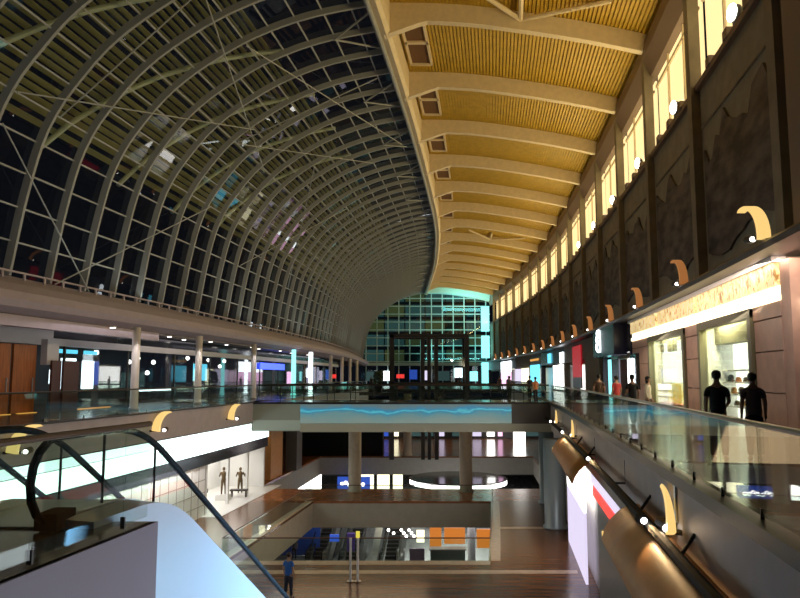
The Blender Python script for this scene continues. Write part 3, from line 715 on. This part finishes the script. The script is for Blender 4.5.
for i,(Y,m) in enumerate(((36.4,'colw'),(44.1,'colw'),(54.4,'header'),(66,'g_teal'),(72.8,'g_cool'),(83,'header'),(91,'colw'),(98.7,'colw'),(108,'colw'))):  # two far columns glow in place of light falling on them
    tag(obj('slim_column',lathe(B(),P(-19,Y,0),[(.26,0),(.26,.1),(.2,.14),(.2,4.12)],14),m,None,True),'slim pale round column on the left walkway, %s from the near end'%ORD[i],'column','slim columns along the left walkway')
def downlight(p,label,grp,r=.13):
    t = thing('downlight',label,'downlight',p,0,grp)
    obj('ring',lathe(B(),p,[(r+.05,-.05),(r+.05,.02)],12),'white',t); obj('lens',lathe(B(),p,[(r,-.07),(r,-.03)],12),'g_spot',t)
for i,(o_,Y) in enumerate(((-21.4,34.5),(-19.9,35.8),(-21.3,41.0),(-20.8,44),(-21.4,47.5),(-20.8,50.5),(-21.3,55),(-20.8,59.5),(-21.3,63),(-20.8,68),(-21.3,74),(-21,80))):
    downlight(P(max(o_,-21.4),Y,4.12),'small round downlight in the left walkway soffit, %s from the near end'%ORD[i],'downlights in the left soffit')
for i,(Y,z) in enumerate(((36.8,2.9),(40.7,3.0),(44.4,2.55),(45.5,2.8),(47.6,2.6),(46.8,1.9),(53.0,3.0),(57,2.95),(60.5,2.95),(59.5,2.5))):
    p = P(-23.4,Y,z); t = thing('pendant_lamp','round white lamp hanging in the dark left shops, %s from the near end'%ORD[i],'pendant lamp',p,0,'lamps in the dark left shops')
    obj('globe',ell(B(),p,(.14,.14,.14)),'g_spot',t,True); obj('stem',tube(B(),[p+Vector((0,0,.1)),P(-23.4,Y,4.12)],.012,5),'dark',t)
# ================================================================== far end: glass wall
ew = sroot('wall_end','tall teal lit glass wall closing the far end of the hall','glass wall')
x0,x1 = P(-22,END,0).x,P(8,END,0).x
bm = B(); ys = END+.6
poly = [P(o,ys,z) for o,z in VD]+[P(o,ys,h+EYE+1) for o,h in CBd]+[P(8.5,ys,0),P(-22,ys,0)]
vs = [bm.verts.new(p) for p in poly]; quadface(bm,vs)
obj('glazing',bm,'endgl',ew)
def topz(x):
    o_ = x-xc(END)
    pts = VD+[(o,h+EYE+1) for o,h in CBd]
    for a,b in zip(pts,pts[1:]):
        if min(a[0],b[0]) <= o_ <= max(a[0],b[0]) and b[0] != a[0]: return a[1]+(b[1]-a[1])*(o_-a[0])/(b[0]-a[0])
    return 6
for k in range(12):
    x = x0+1+2.55*k
    obj('mullion',box(B(),(x,END+.4,topz(x)/2),(.22,.4,topz(x))),mat('mullion_teal_lit',(.50,.66,.64),.4),ew)  # teal light put into the colour of the white mullions
for k in range(9):
    z = 5.2+k*1.85; xl = x0
    while topz(xl) < z and xl < x1-1: xl += .2
    obj('transom',box(B(),((xl+x1)/2,END+.4,z),(x1-xl,.35,.2)),MATS['mullion_teal_lit'],ew)
obj('entry_beam',box(B(),((x0+x1)/2,END+.1,4.6),(x1-x0,.6,.7)),MATS['mullion_teal_lit'],ew)
obj('arch_soffit',sweep(B(),[(o,h+EYE+1) for o,h in CBd]+[(o,h+EYE-.6) for o,h in reversed(CBd)],END-2.5,END,3),mat('soffit_teal_lit',(.55,.75,.72),.5),ew)  # cyan cove light also tinted into the soffit colour
for z0,z1 in ((.2,5),(6,11.2),(12.2,18)):
    obj('lit_panel',box(B(),(x1-1.2,END-.3,(z0+z1)/2),(1.9,.2,z1-z0)),'g_teal',ew)
# rooms across the void, seen through the far glass
for r in range(5):
    for c in range(6):
        m = ['g_dim','g_dimy','dark2','g_dim','g_dimy','g_dim'][(r*5+c*7)%6]
        bx = box(B(),(x0+2.6+c*5.0,END+9,6.8+r*3.7),(4.7,.3,2.9))
        tag(obj('outside_window',bx,m),'dim window of the building beyond the far glass wall, row %s, column %s'%(ORD[r],ORD[c]),'window','windows beyond the far glass wall')
for i,(dx,z,m) in enumerate(((2.5,1.8,'g_dim'),(6,1.9,'g_cool'),(9,1.8,'g_red'),(12,2.2,'g_bluesign'),(15,2.0,'g_lil'),(19,1.9,'g_dim'),(22.5,2.6,'g_cool'),(26,1.8,'g_teal'))):
    tag(obj('lit_window',box(B(),(x0+dx,END-.4,z),(1.8 if m != 'g_dim' else 2.8,.2,2.2 if m != 'g_red' else .9)),m),'far lit shop window at the foot of the glass wall, %s from the left'%ORD[i],'shop window','lit windows at the foot of the far glass wall')
# lift shaft frame
lf = thing('lift_shaft','dark steel lift tower frame standing beyond the bridge','lift tower',(3.6,75,Z1))
def colx(x,w): obj('post',box(B(),(x,75,(Z1+6.0)/2),(w,w,6.0-Z1)),'dark',lf)
for x,w in ((-.85,.5),(2.35,.4),(3.0,.35),(3.75,.4),(6.95,.45)): colx(x,w)
for z in (5.9,.9,-1.0): obj('beam',box(B(),(3.05,75,z),(8.2,.5,.38)),'dark',lf)
for z in (5.9,): obj('beam',box(B(),(3.05,78.2,z),(8.2,.4,.38)),'dark',lf)
for x in (-.85,6.95): obj('post',box(B(),(x,78.2,(Z1+6)/2),(.4,.4,6.0-Z1)),'dark',lf); obj('beam',box(B(),(x,76.6,5.9),(.4,3.2,.38)),'dark',lf)
obj('glass_pane',box(B(),(.75,75,2.5),(2.8,.03,6.4)),'shopgl',lf); obj('glass_pane',box(B(),(5.35,75,2.5),(2.8,.03,6.4)),'shopgl',lf)
# planter with topiary at the left end of the bridge
pt = thing('potted_shrub','dark clipped shrub in a pot on the walkway left of the lift tower','potted plant',(-2.35,60+18,0))
struct(obj('floor_island',box(B(),(-2.3,78,-.15),(4,3,.3)),'l1d'),'small dark floor island at the lift landing','floor')
obj('pot',lathe(B(),(-2.35,78,0),[(.35,0),(.5,.8),(.45,.8)],14),'dark',pt)
bm = B(); rnd = random.Random(3)
for i in range(26): ell(bm,(-2.35+rnd.uniform(-.4,.4),78+rnd.uniform(-.35,.35),1.0+rnd.uniform(0,1.2)),(.22,.22,.2),8,6)
obj('foliage',bm,'green',pt)
# ================================================================== far lower concourse
fl = sroot('wall_lower_end','far wall of shops on the lower concourse under the bridge','shopfronts')
obj('wall_face',box(B(),(2,101,(Z1-1.8)/2),(62,.3,-Z1-1.8)),'dark',fl)
def fw(x0,x1,z0,z1,m,label,y=100.6,name='lit_window',cat='shop window'): return tag(obj(name,box(B(),((x0+x1)/2,y,(z0+z1)/2),(x1-x0,.2,z1-z0)),m),label,cat)
for i,(a,b,m) in enumerate(((-8.2,-7.2,'g_cool'),(-5.6,-3.8,'g_lil'),(-3.2,-2.9,'g_orange'),(-2.2,-1.6,'g_bluesign'),(-1.0,-.2,'g_shop'),(1.6,4.6,'g_dim'),(5.4,6.1,'g_lil'),(7.2,9.6,'g_dim'),(10,11.2,'g_lil'),(12.0,13.0,'g_white'),(13.5,14.1,'g_pinkl'),(17.0,19.5,'g_dim'),(20.5,21.5,'g_lil'))):
    fw(a,b,Z1+.3,-2.2-.3*(i%3),m,'lit shop window on the far lower wall, %s from the left'%ORD[i])
fw(14.6,16.1,Z1+.02,-1.9,'g_white','tall glowing white shop entrance at the right under the bridge',94)
lit('dark_shop','shopfront','black unlit shopfront at the left under the bridge','black',79,80,Z1+.02,-1.9,-22.5,-12.5)
lit('amber_pier','pier','amber lit stone pier at the left end under the bridge','bronze',60,63.5,Z1+.02,-1.9,-20.4,-19.2)
lit('amber_light','light','amber lamp panel on the stone pier under the bridge','g_orange',59.8,59.95,-3.6,-3.2,-20.1,-19.5)
lit('dark_pier','pier','dark pier beside the black unlit shopfront','bridged',66,68,Z1+.02,-1.9,-19.6,-18.6)
# second opening: blue sign, shop windows, ring kiosk on the lowest level
sg = thing('blue_sign_board','blue lit sign board with white looping lettering in the second opening','sign',P(-16.5,79,Z2))
sp = P(-15.2,76.5,-9.9)
obj('panel',box(B(),sp,(3.4,.2,2.4)),'g_bluesign',sg)
bm = B()
for i in range(7): torus(bm,sp+Vector((-1.2+i*.36,-.14,.5+.12*math.sin(i*2))),.14,.05,'y',10,5)
for i in range(6): torus(bm,sp+Vector((-.6+i*.36,-.14,-.45+.14*math.cos(i*2))),.2,.08,'y',10,5)
obj('lettering',bm,'g_white',sg); obj('leg',box(box(B(),sp+Vector((-1.4,0,-1.8)),(.1,.1,1.3)),sp+Vector((1.4,0,-1.8)),(.1,.1,1.3)),'dark',sg)
lwn = sroot('wall_lowest','shop wall of the lowest level beyond the openings','shopfronts')
obj('wall_face',box(B(),(2,104,(Z2+Z1-1.8)/2),(70,.3,Z1-1.8-Z2)),'dark',lwn)
for i,(a,b) in enumerate(((-4.6,-3.0),(-2.6,-1.2),(-.8,.3),(-12,-9))):
    fw(a,b,-11.3,-8.9,'g_shop' if i < 3 else 'g_white','bright lowest-level shop window beyond the second opening, %s counted from the right'%ORD[i],84)
kc = P(-4.2,70.2,-8.25)
ks = thing('ring_kiosk','round black canopy with a glowing white rim in the second opening','kiosk',(kc.x,kc.y,Z2))
obj('canopy',lathe(B(),kc,[(.1,.34),(4.6,.34),(4.72,.28),(4.6,.22),(4.45,-.14),(.1,-.14)],40),'dark2',ks); 
obj('light_rim',lathe(B(),kc,[(4.46,-.16),(4.62,-.16),(4.62,.2),(4.46,.2)],48),'g_white',ks)
for k in range(4):
    a = PI/4+k*PI/2; q = Vector((kc.x+3*math.cos(a),kc.y+3*math.sin(a),0)); obj('post',tube(B(),[(q.x,q.y,Z2),(q.x,q.y,kc.z-.1)],.12,8),'steel',ks)
obj('counter',lathe(B(),(kc.x,kc.y,Z2),[(3.4,0),(3.4,1.1),(3.2,1.15)],32),'colb',ks)
tag(obj('floor_lamp_disc',lathe(B(),P(-1.2,62,-8.5),[(.9,0),(.9,.15),(.2,.2)],20),'g_white'),'small oval glowing white canopy right of the ring kiosk','lamp')
# lowest level seen through the rectangular opening
for i,(a,b,z0,z1,m,nm,l,y) in enumerate(((-9.6,-6.3,Z2+.02,-10.0,'blue','blue_wall','blue display wall at the left in the rectangular opening',58.5),(-5.3,-4.6,-10.7,-10.2,'g_bluesign','blue_screen','blue lit screen beside the blue display wall',56),(-4.0,-3.4,-11.4,-10.1,'purple','purple_banner','violet banner hanging behind the lower escalators',56),(1.3,1.9,-11.2,-10.3,'g_shop','lit_window','small cream lit window between lower escalators and orange boards',58),(3.4,5.0,-11.1,-9.9,'orange_lit','orange_board','orange sign board at the right in the rectangular opening',57),(2.3,3.2,-11.6,-9.9,'orange_lit','orange_board','narrow orange board beside the wide orange sign board',57.4),(5.9,7.0,-11.4,-10.0,'orange_lit','orange_board','orange board right of the white post in the opening',57))):
    tag(obj(nm,box(B(),((a+b)/2,y,(z0+z1)/2),(b-a,.2,z1-z0)),m),l,'panel' if nm != 'lit_window' else 'shop window')
tag(obj('round_column',lathe(B(),(5.35,55.5,Z2),[(.36,0),(.36,.1),(.29,.15),(.29,3.7)]),'colw',None,True),'white round post below the orange sign board','column')
ca = thing('cafe_counter','green and grey cafe counter at the foot of the rectangular opening','counter',(3.6,56.2,Z2))
obj('front',box(B(),(3.6,56.2,Z2+.5),(2.6,.8,1.0)),mat('cafe_green',(.10,.16,.12),.4),ca); obj('top',box(B(),(3.6,56.2,Z2+1.03),(2.8,1,.08)),'grey',ca)
tag(obj('lilac_board',box(B(),(1.25,54.6,Z2+.7),(1.1,.15,1.4)),mat('lilac_paint',(.5,.34,.5),.5)),'pale lilac board standing near the lower escalator foot','board')
for i in range(8):
    x = .1+i*.2 if i < 6 else -3.3+.4*i; 
    tag(obj('warm_bulb',ell(B(),(x,57.6+.3*(i%3),-10.2-.3*(i%3)),(.11,.11,.11)),'g_spot',None,True),'small glowing bulb in the lowest level, %s from the left'%ORD[i],'lamp','bulbs in the lowest level')
for i,x in enumerate((-2.05,-1.75)):
    p = thing('sign_post','slim white post before the opening rail, %s of the pair'%('left','right')[i],'post',(x,30.8,Z1))
    obj('base',lathe(B(),(x,30.8,Z1),[(.11,0),(.16,.03),(.05,.05)],12),'steel',p); obj('pole',tube(B(),[(x,30.8,Z1+.04),(x,30.8,Z1+1.75)],.05,8),'white',p)
    if i: obj('plate',box(B(),(x,30.78,Z1+1.9),(.16,.04,.26)),'g_yel',p)
# ================================================================== escalators
def escalator(name,label,o0,o1,Yk,zt,zb,slope,dirn,level=2.1,clad='esc',scale=1,cladw=.35,lowlevel=1.6):
    """upper knee at Yk, steps go down along dirn from zt to zb between offsets o0 (left) and o1 (right)"""
    run = (zt-zb)/slope; e = thing(name,label,'escalator',P((o0+o1)/2,Yk,zt),0)
    def pt(o,s,z): return P(o,Yk+dirn*s,z)
    def zs(s):
        if s <= -.7: return zt
        if s < .7: return zt-slope*(s+.7)**2/2.8
        if s >= run: return zb
        return zt-slope*s
    ss = [-level,-level*.75,-.7,-.45,-.2,0,.2,.45,.7]+[run*k/8 for k in range(1,8)]+[run-.3,run,run+lowlevel]
    # cladding on both sides
    for o,w in ((o0-.18,-cladw),(o1+.18,cladw)):
        bm = B(); rings = []
        for s in ss:
            z = zs(s); zl = max(z-1.5-(0 if s<0 else 0),zb-.0) if s > run-2.4 else z-1.5
            rings.append([bm.verts.new(pt(o,s,z+.10)),bm.verts.new(pt(o+w,s,z+.07)),bm.verts.new(pt(o+w*1.1,s,min(zl,z-.03))),bm.verts.new(pt(o,s,min(zl,z-.03)))])
        for a,b in zip(rings,rings[1:]):
            for k in range(4): quadface(bm,(a[k],a[(k+1)%4],b[(k+1)%4],b[k]))
        quadface(bm,rings[0]); quadface(bm,rings[-1]); obj('side_cladding',bm,clad,e)
        bm = B(); rings = []
        oo = o+(-.02 if w < 0 else .02)-w*.0
    # steps
    bm = B(); n = int((zt-zb)/.2); 
    for k in range(n):
        s0 = run*k/n; s1 = run*(k+1)/n; z = zt-(k+1)*(zt-zb)/n
        a,b = pt(o0,s0,z),pt(o1,s1,z)
        box(bm,((a.x+b.x)/2,(a.y+b.y)/2,z-.1),(o1-o0,abs(b.y-a.y),.2))
    obj('steps',bm,'dark' if clad == 'dark2' else 'steel',e)
    obj('landing_plate',box(B(),pt((o0+o1)/2,-level/2,zt+.012),(o1-o0,level,.02)),'steel',e)
    # balustrade glass and handrails
    H = .98
    for o in (o0-.1,o1+.1):
        path = []
        s_top = -level
        for k in range(9):
            a = -PI/2+k*PI/8          # newel loop, from low back round to the top
            path.append((s_top-.42*math.cos(a)*1.0,zt+.52+.46*math.sin(a)))
        path += [(s,zs(s)+H) for s in ss if s > -level+.2]
        s_e = run+lowlevel
        for k in range(1,9):
            a = PI/2-k*PI/8; path.append((s_e+.42*math.cos(a),zb+.52+.46*math.sin(a)))
        h = obj('handrail',tube(B(),[pt(o,s,z) for s,z in path],.045,8),'black',e)
        bm = B(); gs_ = [-level-.2]+[s for s in ss if s > -level]+[run+lowlevel+.2]
        rings = [[bm.verts.new(pt(o+d,s,zs(s)+q)) for d,q in ((-.008,.05),(.008,.05),(.008,H-.03),(-.008,H-.03))] for s in gs_]
        for a,b in zip(rings,rings[1:]):
            for k in range(4): quadface(bm,(a[k],a[(k+1)%4],b[(k+1)%4],b[k]))
        obj('glass_side',bm,'clr',e)
        bm = B(); rings = [[bm.verts.new(pt(o+d,s,zs(s)+q)) for d,q in ((-.05,-.02),(.05,-.02),(.05,.12),(-.05,.12))] for s in ss]
        for a,b in zip(rings,rings[1:]):
            for k in range(4): quadface(bm,(a[k],a[(k+1)%4],b[(k+1)%4],b[k]))
        obj('skirt',bm,'dark' if clad == 'dark2' else 'steel',e)
        c = pt(o,-level+.02,zt+.12); nb = B(); box(nb,c-Vector((0,0,.02)),(.24,.45,.17)); obj('newel_base',nb,mat('newel_black',(.004,.004,.005),.8,spec=.05),e)
        obj('joint_strip',box(B(),pt(o,-level+.9,zt+.52),(.03,.02,.9)),'dark',e); obj('joint_strip',box(B(),pt(o,.4,zt+.3),(.03,.02,.9)),'dark',e)
    obj('indicator',box(B(),pt(o0+.15,-level+.4,zt+.28),(.14,.1,.12)),'g_green',e)
    return e
escalator('escalator','near escalator with white side panels descending beyond the dark landing',-6.25,-5.15,9.75,0,Z1,.64,1,level=1.75)
escalator('escalator','second escalator with white side panels, left of the near one',-8.75,-7.65,9.75,0,Z1,.64,1,level=1.75)
for i,(o_,l) in enumerate(((-14.5,'leftmost'),(-12.0,'middle'),(-9.0,'rightmost'))):
    escalator('escalator','dark escalator in the rectangular lower opening, %s of three'%l,o_-.5,o_+.5,63.0,-9.2,Z2,.5,-1,level=.8,clad='dark2',lowlevel=1.2)
# landing block
struct(obj('trim_15',sbox(B(),-4.2,-4.12,-6,8.4,-3.4,0),'lilac'),'lilac grey plaster side of the near landing','landing edge')
struct(obj('trim_16',sbox(B(),-16.4,-4.12,8.32,8.4,-1.4,-.12),'lilac'),'plaster front of the near landing','landing edge')
# ================================================================== people
def skinned(name,verts,edges,mt,parent,sub=1,root=0,mx=None,extra=None):
    me = bpy.data.meshes.new(name+'_cage'); me.from_pydata([v[0] for v in verts],edges,[])
    o = bpy.data.objects.new(name+'_cage',me); COL.objects.link(o)
    md = o.modifiers.new('s','SKIN'); sv = me.skin_vertices[0].data
    for i,v in enumerate(verts): sv[i].radius = (v[1],v[2] if len(v) > 2 else v[1]); sv[i].use_root = (i == root)
    m2 = o.modifiers.new('u','SUBSURF'); m2.levels = sub; m2.render_levels = sub
    dg = bpy.context.evaluated_depsgraph_get(); dg.update()
    nm = bpy.data.meshes.new_from_object(o.evaluated_get(dg))
    bpy.data.objects.remove(o); bpy.data.meshes.remove(me)
    bm = B(); bm.from_mesh(nm); bpy.data.meshes.remove(nm)
    if extra: extra(bm)
    if mx: bm.transform(mx)
    return obj(name,bm,mt,parent,True)
def person(loc,rz,label,shirt,trous,H=1.72,sleeve='short',hairlen=0,arms=(0,0),step=.1,skirt=False,grp=None,width=1.0):
    k = H/1.72; t = thing('person',label,'person',loc,rz,grp)
    mx = world(t) @ Matrix.Scale(k,4)
    w = width
    pel = (0,0,.94)
    def side(s): return dict(sh=(.165*w*s,0,1.365),el=(.21*w*s,-.03,1.14),wr=(.215*w*s,.06,.91) if not arms[0 if s<0 else 1] else (.16*w*s,.2,1.08),hip=(.085*s,0,.88),kn=(.095*s,.03+step*.4*s,.49),an=(.1*s,step*s-.02,.09),toe=(.115*s,step*s+.14,.035))
    L,R = side(-1),side(1)
    V = [(pel,.14*w,.105),((0,0,1.1),.125*w,.095),((0,.0,1.30),.15*w,.105),((0,-.005,1.425),.085,.07),((0,.005,1.50),.05,.052),((0,.015,1.56),.062,.075),((0,.02,1.63),.072,.088),((0,.015,1.69),.05,.06)]
    E = [(0,1),(1,2),(2,3),(3,4),(4,5),(5,6),(6,7)]
    idx = {}
    for s,S in ((-1,L),(1,R)):
        b = len(V)
        d = Vector(S['wr'])-Vector(S['el']); d.normalize()
        hand = Vector(S['wr'])+d*.07
        V += [(S['sh'],.056,.055),(S['el'],.043,.043),(S['wr'],.027,.03),(tuple(hand),.03,.02)]
        E += [(3,b),(b,b+1),(b+1,b+2),(b+2,b+3)]
        # five fingers
        lat = Vector((0,1,0)) if abs(d.z) > .6 else Vector((0,0,1))
        for f in range(4):
            q = hand+lat*(.03-.02*f)+d*.03; ln = (.07,.08,.075,.06)[f]
            m_ = q+d*ln*.55+Vector((-.008*s,0,0)); e_ = q+d*ln+Vector((-.025*s,.0,0)); c = len(V)
            V += [(tuple(q),.009),(tuple(m_),.0085),(tuple(e_),.007)]; E += [(b+3,c),(c,c+1),(c+1,c+2)]
        c = len(V); q = Vector(S['wr'])+d*.04+lat*.035
        V += [(tuple(q),.011),(tuple(q+d*.035+lat*.02),.01),(tuple(q+d*.06+lat*.02),.008)]; E += [(b+2,c),(c,c+1),(c+1,c+2)]
        b2_ = len(V)
        V += [(S['hip'],.09,.09),(S['kn'],.06,.06),(S['an'],.04,.042),(S['toe'],.035,.028)]
        E += [(0,b2_),(b2_,b2_+1),(b2_+1,b2_+2),(b2_+2,b2_+3)]
    def face(bm):
        ell(bm,(0,.108,1.60),(.014,.022,.02),8,6)
        for s in (-1,1): ell(bm,(.078*s,.01,1.605),(.012,.02,.032),8,6)
        ell(bm,(0,.095,1.562),(.024,.01,.008),8,4)
    bd = skinned('body',V,E,'skin',t,1,0,mx,face)
    for s in (-1,1): obj('eye',ell(B(),mx @ Vector((.03*s,.098,1.622)),(.011,.008,.008),8,6),'tblack',bd)
    # hair
    bm = B(); ell(bm,(0,-.0,1.665),(.089,.106,.085),14,10)
    for v in list(bm.verts):
        if v.co.y > .03 and v.co.z < 1.665: v.co.z = 1.67+.2*(v.co.z-1.665); v.co.y = min(v.co.y,.095)
        elif v.co.z < 1.665: v.co.z = 1.665+(v.co.z-1.665)*(1.3+hairlen*2.2); v.co.y *= .95
    bm.transform(mx); obj('hair',bm,'hair',t,True)
    # shirt
    V2 = [((0,0,.84),.185*w,.14),((0,0,1.0),.165*w,.125),((0,0,1.12),.155*w,.115),((0,0,1.28),.17*w,.125),((0,-.005,1.41),.105,.09),((0,-.005,1.46),.07,.065)]; E2 = [(0,1),(1,2),(2,3),(3,4),(4,5)]
    for S in (L,R):
        b = len(V2); sh,el,wr = Vector(S['sh']),Vector(S['el']),Vector(S['wr'])
        if sleeve == 'long':
            V2 += [(tuple(sh),.068),(tuple(el),.054),(tuple(el.lerp(wr,.85)),.042)]; E2 += [(4,b),(b,b+1),(b+1,b+2)]
        else:
            V2 += [(tuple(sh),.068),(tuple(sh.lerp(el,.7)),.06)]; E2 += [(4,b),(b,b+1)]
    skinned('shirt',V2,E2,shirt,t,1,0,mx)
    if skirt:
        bm = B(); lathe(bm,(0,0,0),[(.15,.98),(.19,.8),(.23,.55)],16); bm.transform(mx); obj('skirt',bm,trous,t,True)
    else:
        V3 = [((0,0,1.0),.165*w,.125),((0,0,.90),.17*w,.13)]; E3 = [(0,1)]
        for S in (L,R):
            b = len(V3); V3 += [(S['hip'],.115,.118),(S['kn'],.078,.078),((S['an'][0],S['an'][1],.1),.062,.065)]; E3 += [(1,b),(b,b+1),(b+1,b+2)]
        skinned('trousers',V3,E3,trous,t,1,0,mx)
    for S in (L,R):
        bm = B(); a = Vector(S['an']); ell(bm,(a.x,a.y+.07,.045),(.052,.145,.05),10,6); bm.transform(mx); obj('shoe',bm,'shoe',t,True)
    return t
person((6.2,14.2,0),-.5,'man in black short-sleeved shirt before the nearer tall shop window','tblack','tblack',1.74,arms=(0,1),step=.06)
person((6.95,14.3,0),-.35,'man in grey shirt standing right of the man in black','tgrey','tblack',1.70,sleeve='short',step=.05)
person((8.75,25.6,0),-2.2,'woman in pale cream top walking beside the farther shop window','twhite','denim',1.64,hairlen=1,sleeve='long',step=.18)
person((7.75,24.2,0),.1,'man in dark shirt walking away beside the balustrade, white phone hand','tblack','denim',1.70,step=.16,arms=(1,0))
person((9.1,30.5,0),.3,'person in red shirt walking before the white glowing doorway','tred','khaki',1.66,step=.15)
person((8.5,31.0,0),0,'person in brown shirt walking left of the red shirt','tbrown','denim',1.72,step=.15,width=1.1)
person((8.5,45.5,0),.4,'person in orange brown top below the red banner','orange','tblack',1.62,step=.1)
person((9.3,52,0),.2,'person in black near the white glowing far window','tblack','tblack',1.7)
person((8.0,53,0),.2,'person in black walking left of the far white window','tgrey','tblack',1.68)
person((9.9,66,0),2.9,'small dark figure far along the right walkway','tblack','denim',1.7)
person((10.3,75,0),0,'small grey figure far along the right walkway','tgrey','denim',1.7)
person((-4.25,28.4,Z1),-.4,'person in blue shirt standing on the brown lower floor','tblue','denim',1.72,step=.08)
person((-4.2,106,0),0,'tiny dark figure on the far plaza beside the left columns','tblack','tblack',1.7)
person((9.0,110,0),2.8,'tiny dark figure on the far plaza right of the lift tower','tblack','denim',1.7)
person((-8.1,57.0,Z2),0,'pale figure on the lowest level beside the blue display wall','tgrey','denim',1.7)
# ================================================================== lights
W = scn.world or bpy.data.worlds.new('World'); scn.world = W; W.use_nodes = True
W.node_tree.nodes['Background'].inputs[0].default_value = (.02,.025,.04,1); W.node_tree.nodes['Background'].inputs[1].default_value = .15
warm = (1,.76,.33)
for i in range(-3,14):
    Y = RIB0+BAY*(i+.5); 
    area('cove_uplight',P(7.3,Y,14.3),P(-1.0,Y,21.0),.4,8.0,380,warm)
for i in range(0,8):
    Y = 18+i*18; area('vault_uplight',P(-20.6,Y,6.2),P(-15,Y,17),.4,14,62,(.86,.95,.88))
area('shop_glow',P(6.9,26,3.6),P(4.5,26,0),.5,14,160,(1,.85,.6)); area('shop_glow',P(6.9,38,3.6),P(4.5,38,0),.5,10,110,(1,.85,.6))
for a,b in ((22.4,28.8),(31.1,38.8)): area('window_light',P(8.05,(a+b)/2,3.7),P(8.3,(a+b)/2,0),.5,b-a-1,700,(1,.88,.46))
area('pier_fill',P(5.9,29,4.9),P(7.4,29,1.8),.3,22,190,(1,.74,.58)); area('pier_fill',P(6.6,17.6,4.6),P(7.6,20,2.5),.4,.4,60,(1,.82,.7))  # added lamps without a fixture, brighten the pink pier
area('display_light',P(-20.3,51,-3.85),P(-20.3,51,-7),2.5,10,210,(1,.95,.88)); area('tile_fill',P(-17.4,36,-2.3),P(-18.8,36,-5.2),.3,18,900,(1,.97,.95))  # lamp under the sloping soffit is added to brighten the tile wall
for Y in (12.9,22.5,33.2): spot('pipe_spot',P(2.12,Y-.1,-.8),P(1.75,Y-4.5,-2.2),70,(1,.66,.32),.9,.8,.06)
for Y in (11.9,31.0): spot('wing_spot',P(2.3,Y+.2,-.8),P(2.62,Y-2.0,-1.2),14,(1,.7,.4),1.3,.9,.05)
for Y in (36.4,44.1,54.4): spot('column_fill',P(-18.55,Y-.6,4.0),P(-19,Y,1),60,(1,.92,.86),.9,.9,.05)  # added spots with no fixture there, brighten the slim columns
area('soffit_glow',P(-20.5,38,4.05),P(-20.5,38,0),1.5,30,110,(.95,.85,.9)); area('soffit_glow',P(-20.5,75,4.05),P(-20.5,75,0),1.5,40,130,(.9,.85,1))
area('concourse_glow',P(-7,60,-2.0),P(-7,60,-8),14,8,220,(1,.82,.62)); area('concourse_glow',P(-7,88,-2.0),P(-7,88,-8),24,14,500,(1,.9,.75))
area('concourse_glow',P(-9,42,-1.95),P(-9,38,-8),8,4,110,(1,.68,.38))
area('lower_glow',P(-7,63,-8.7),P(-7,63,-13),16,8,220,(.9,.95,1)); area('lower_glow',P(-8,56,-8.75),P(-8,56,-13),14,3,150,(.95,.95,1)); area('lower_glow',P(-7,88,-8.7),P(-7,88,-13),16,10,260,(.95,.97,1))
area('cladding_fill',P(2.5,17.5,-3.4),(-3.2,13.6,-2.4),5,2.4,380,(.26,.60,1),.85)  # added blue lamp for an unseen source, lights the escalator cladding
area('end_cove',P(-1,END-4,6),P(-1,END,19),14,1,900,(.25,.95,.9))
area('end_cove',P(2,END-6,18),P(3,END,22),10,1,500,(.25,.95,.95))
# ================================================================== camera
cam = bpy.data.cameras.new('camera'); cam.sensor_width = 36; cam.lens = 720/800*36; cam.clip_start = .1; cam.clip_end = 600
co = bpy.data.objects.new('camera',cam); COL.objects.link(co); co.location = (0,0,EYE); co.rotation_euler = (PI/2+math.atan(78/720),0,0); scn.camera = co
scn.view_settings.view_transform = 'Standard'; scn.view_settings.look = 'None'; scn.view_settings.gamma = 1; scn.view_settings.exposure = 0; scn.view_settings.use_curve_mapping = False
